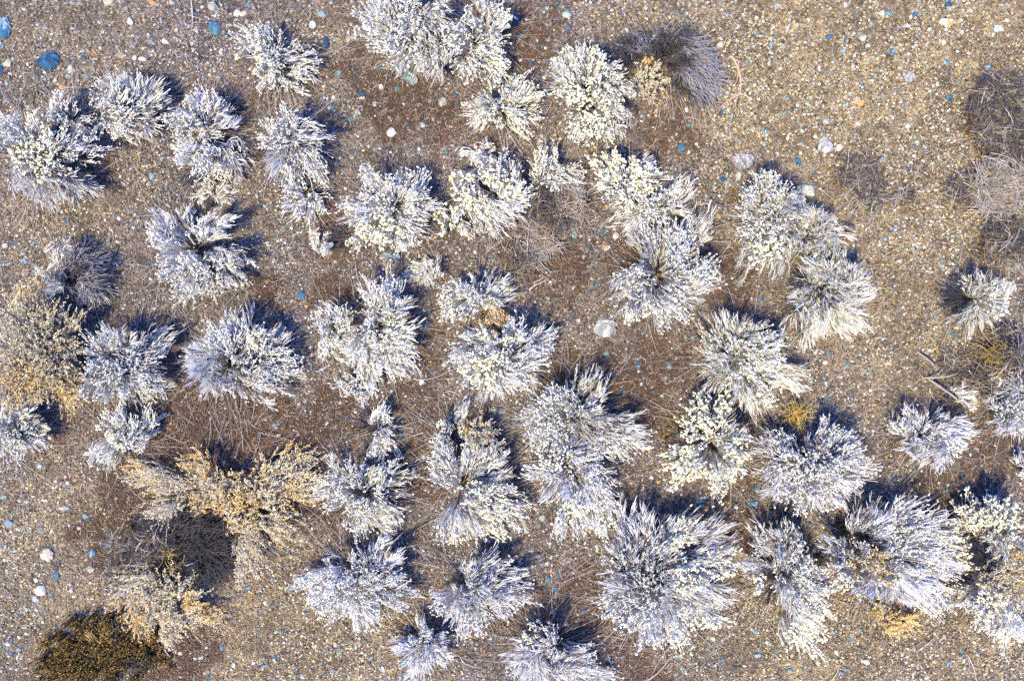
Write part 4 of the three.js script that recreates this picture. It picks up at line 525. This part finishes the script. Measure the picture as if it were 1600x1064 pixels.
// ---------------------------------------------------------------- gravel, litter and straw on the ground (nobody could count it)
{
  const mk = (geo, name, label, category, n, place) => {
    const im = new THREE.InstancedMesh(geo, M.gravel, n); im.name = name; im.castShadow = im.receiveShadow = true;
    const m4 = new THREE.Matrix4(), q = new THREE.Quaternion(), e = new THREE.Euler(), s = new THREE.Vector3(), p = new THREE.Vector3(), col = new THREE.Color();
    for (let k = 0; k < n; k++) { const o = place(k); e.set(...o.rot); q.setFromEuler(e); m4.compose(p.set(...o.pos), q, s.set(...o.scale)); im.setMatrixAt(k, m4); col.setRGB(...o.col); im.setColorAt(k, col); }
    tag(im, label, category, null, 'stuff'); scene.add(im); return im;
  };
  const spot = () => { const x = rr(-6.1, 6.1), z = rr(-4.25, 4.25); return [x, z]; };
  const PAL = [[0.317, 0.252, 0.175], [0.461, 0.418, 0.357], [0.238, 0.216, 0.213], [0.137, 0.086, 0.046], [0.036, 0.029, 0.027], [0.346, 0.23, 0.084], [0.158, 0.202, 0.258], [0.547, 0.518, 0.486], [0.18, 0.13, 0.099], [0.259, 0.209, 0.236]];
  const pick = (w) => { let t = 0; for (const a of w) t += a; let r = rnd() * t; for (let i = 0; i < w.length; i++) { r -= w[i]; if (r <= 0) return PAL[i]; } return PAL[0]; };
  const peb = (det, sq) => { const g = mergeVertices(new THREE.IcosahedronGeometry(1, det).deleteAttribute('uv').deleteAttribute('normal')); const a = g.attributes.position; for (let i = 0; i < a.count; i++) { const k = .72 + .5 * rnd(); a.setXYZ(i, a.getX(i) * k, a.getY(i) * k * sq, a.getZ(i) * k); } g.computeVertexNormals(); return g; };
  const geos = [peb(0, .7), peb(0, .5), peb(1, .65)];
  const counts = [170000, 150000, 13000];
  geos.forEach((g, gi) => mk(g, numbered('gravel'), ['tiny angular tan and grey gravel covering the whole ground', 'flat brown and pale gravel chips covering the whole ground', 'slightly coarser rounded gravel grains scattered over the ground'][gi], 'gravel', counts[gi], () => {
    let x, z; for (let t = 0; t < 4; t++) { [x, z] = spot(); if (rnd() < .12 + 1.6 * vnoise(x * 2.3 + 70, z * 2.3) * vnoise(x * 7, z * 7 + 30)) break; }   // stones lie in drifts
    const L = litterAt(x, z), P = paleAt(x, z);
    const c = pick([3, 1.9 + 2 * P - 1.5 * L, 2, 1.8 + 9 * L, 4.6 + 4 * L, .9 + P, .7, .9 + .9 * P - .75 * L, 2 + 2 * L, 1.4]);
    const c2 = gi === 2 && rnd() < .45 ? [[.05, .14, .24], [.24, .33, .38], [.11, .19, .20], [.56, .53, .48], [.50, .47, .40], [.46, .26, .12]][Math.floor(rnd() * 6)] : null;
    const r = (gi === 2 ? rr(.009, .017) : .0035 + .0095 * rnd() ** 1.8);
    return { pos: [x, groundY(x, z) + r * .2, z], rot: [rr(-.5, .5), rr(0, 6.28), rr(-.5, .5)], scale: [r * rr(.8, 1.5), r * rr(.6, 1), r * rr(.7, 1.1)], col: c2 ? vary(c2, .3, .1) : vary([c[0] * (.88 + .22 * P - .25 * L), c[1] * (.92 + .19 * P - .4 * L), c[2] * (1.04 - .12 * P - .5 * L)], .35, .06) };
  }));
  const straw = (n) => { const P = []; for (let k = 0; k <= 3; k++) P.push([(k / 3 - .5), Math.sin(k / 3 * Math.PI) * .05, Math.sin(k * 1.7 + n) * .12]);
    const h = new Geo(), b = new THREE.BufferGeometry(); h.tube(P, .03, .018, [1, 1, 1]); b.setAttribute('position', new THREE.Float32BufferAttribute(h.p, 3)); b.setAttribute('normal', new THREE.Float32BufferAttribute(h.n, 3)); b.setIndex(h.i); return b; };
  [0, 2, 4].forEach((n, i) => mk(straw(n), numbered('straw_litter'), ['short dry straw stems lying over the gravel', 'curved pale plant stems lying loose on the gravel', 'brown broken twiglets lying between the shrubs'][i], 'plant litter', 32000, () => {
    let x, z, L; for (let t = 0; t < 4; t++) { [x, z] = spot(); L = litterAt(x, z); if (rnd() < .35 + .65 * L) break; }
    const len = rr(.03, .09), c = i === 2 || (L > .4 && rnd() < .6) ? [.13, .08, .05] : rnd() < .5 ? [.42, .36, .29] : [.27, .21, .18];
    return { pos: [x, groundY(x, z) + rr(.004, .014), z], rot: [rr(-.2, .2), rr(0, 6.28), rr(-.16, .16)], scale: [len, len * rr(.8, 1.4), len * rr(.8, 1.6)], col: vary(c, .3, .06) };
  }));
  // brown leaf litter and bark crumbs, gathered under the shrubs and in drifts between them
  const flake = peb(0, .35);
  mk(flake, 'leaf_litter', 'dark brown leaf and bark crumbs gathered around the shrubs', 'plant litter', 70000, (k) => {
    let x, z;
    if (k % 5 < 3) { const b = BASES[Math.floor(rnd() * BASES.length)], a = rr(0, 6.283), q = b[2] * (.3 + .95 * Math.abs(gauss()) + .1 * rnd()); x = b[0] + Math.cos(a) * q; z = b[1] + Math.sin(a) * q; }
    else for (let t = 0; t < 12; t++) { [x, z] = spot(); if (rnd() < litterAt(x, z)) break; }
    const r = rr(.004, .012);
    return { pos: [x, groundY(x, z) + .004 + r * .2, z], rot: [rr(-.6, .6), rr(0, 6.28), rr(-.6, .6)], scale: [r * rr(1, 2), r * .6, r * rr(.5, .9)], col: vary(rnd() < .3 ? [.17, .095, .04] : rnd() < .5 ? [.075, .05, .035] : [.11, .075, .055], .4, .08) };
  });
}
renderer.render(scene, camera);
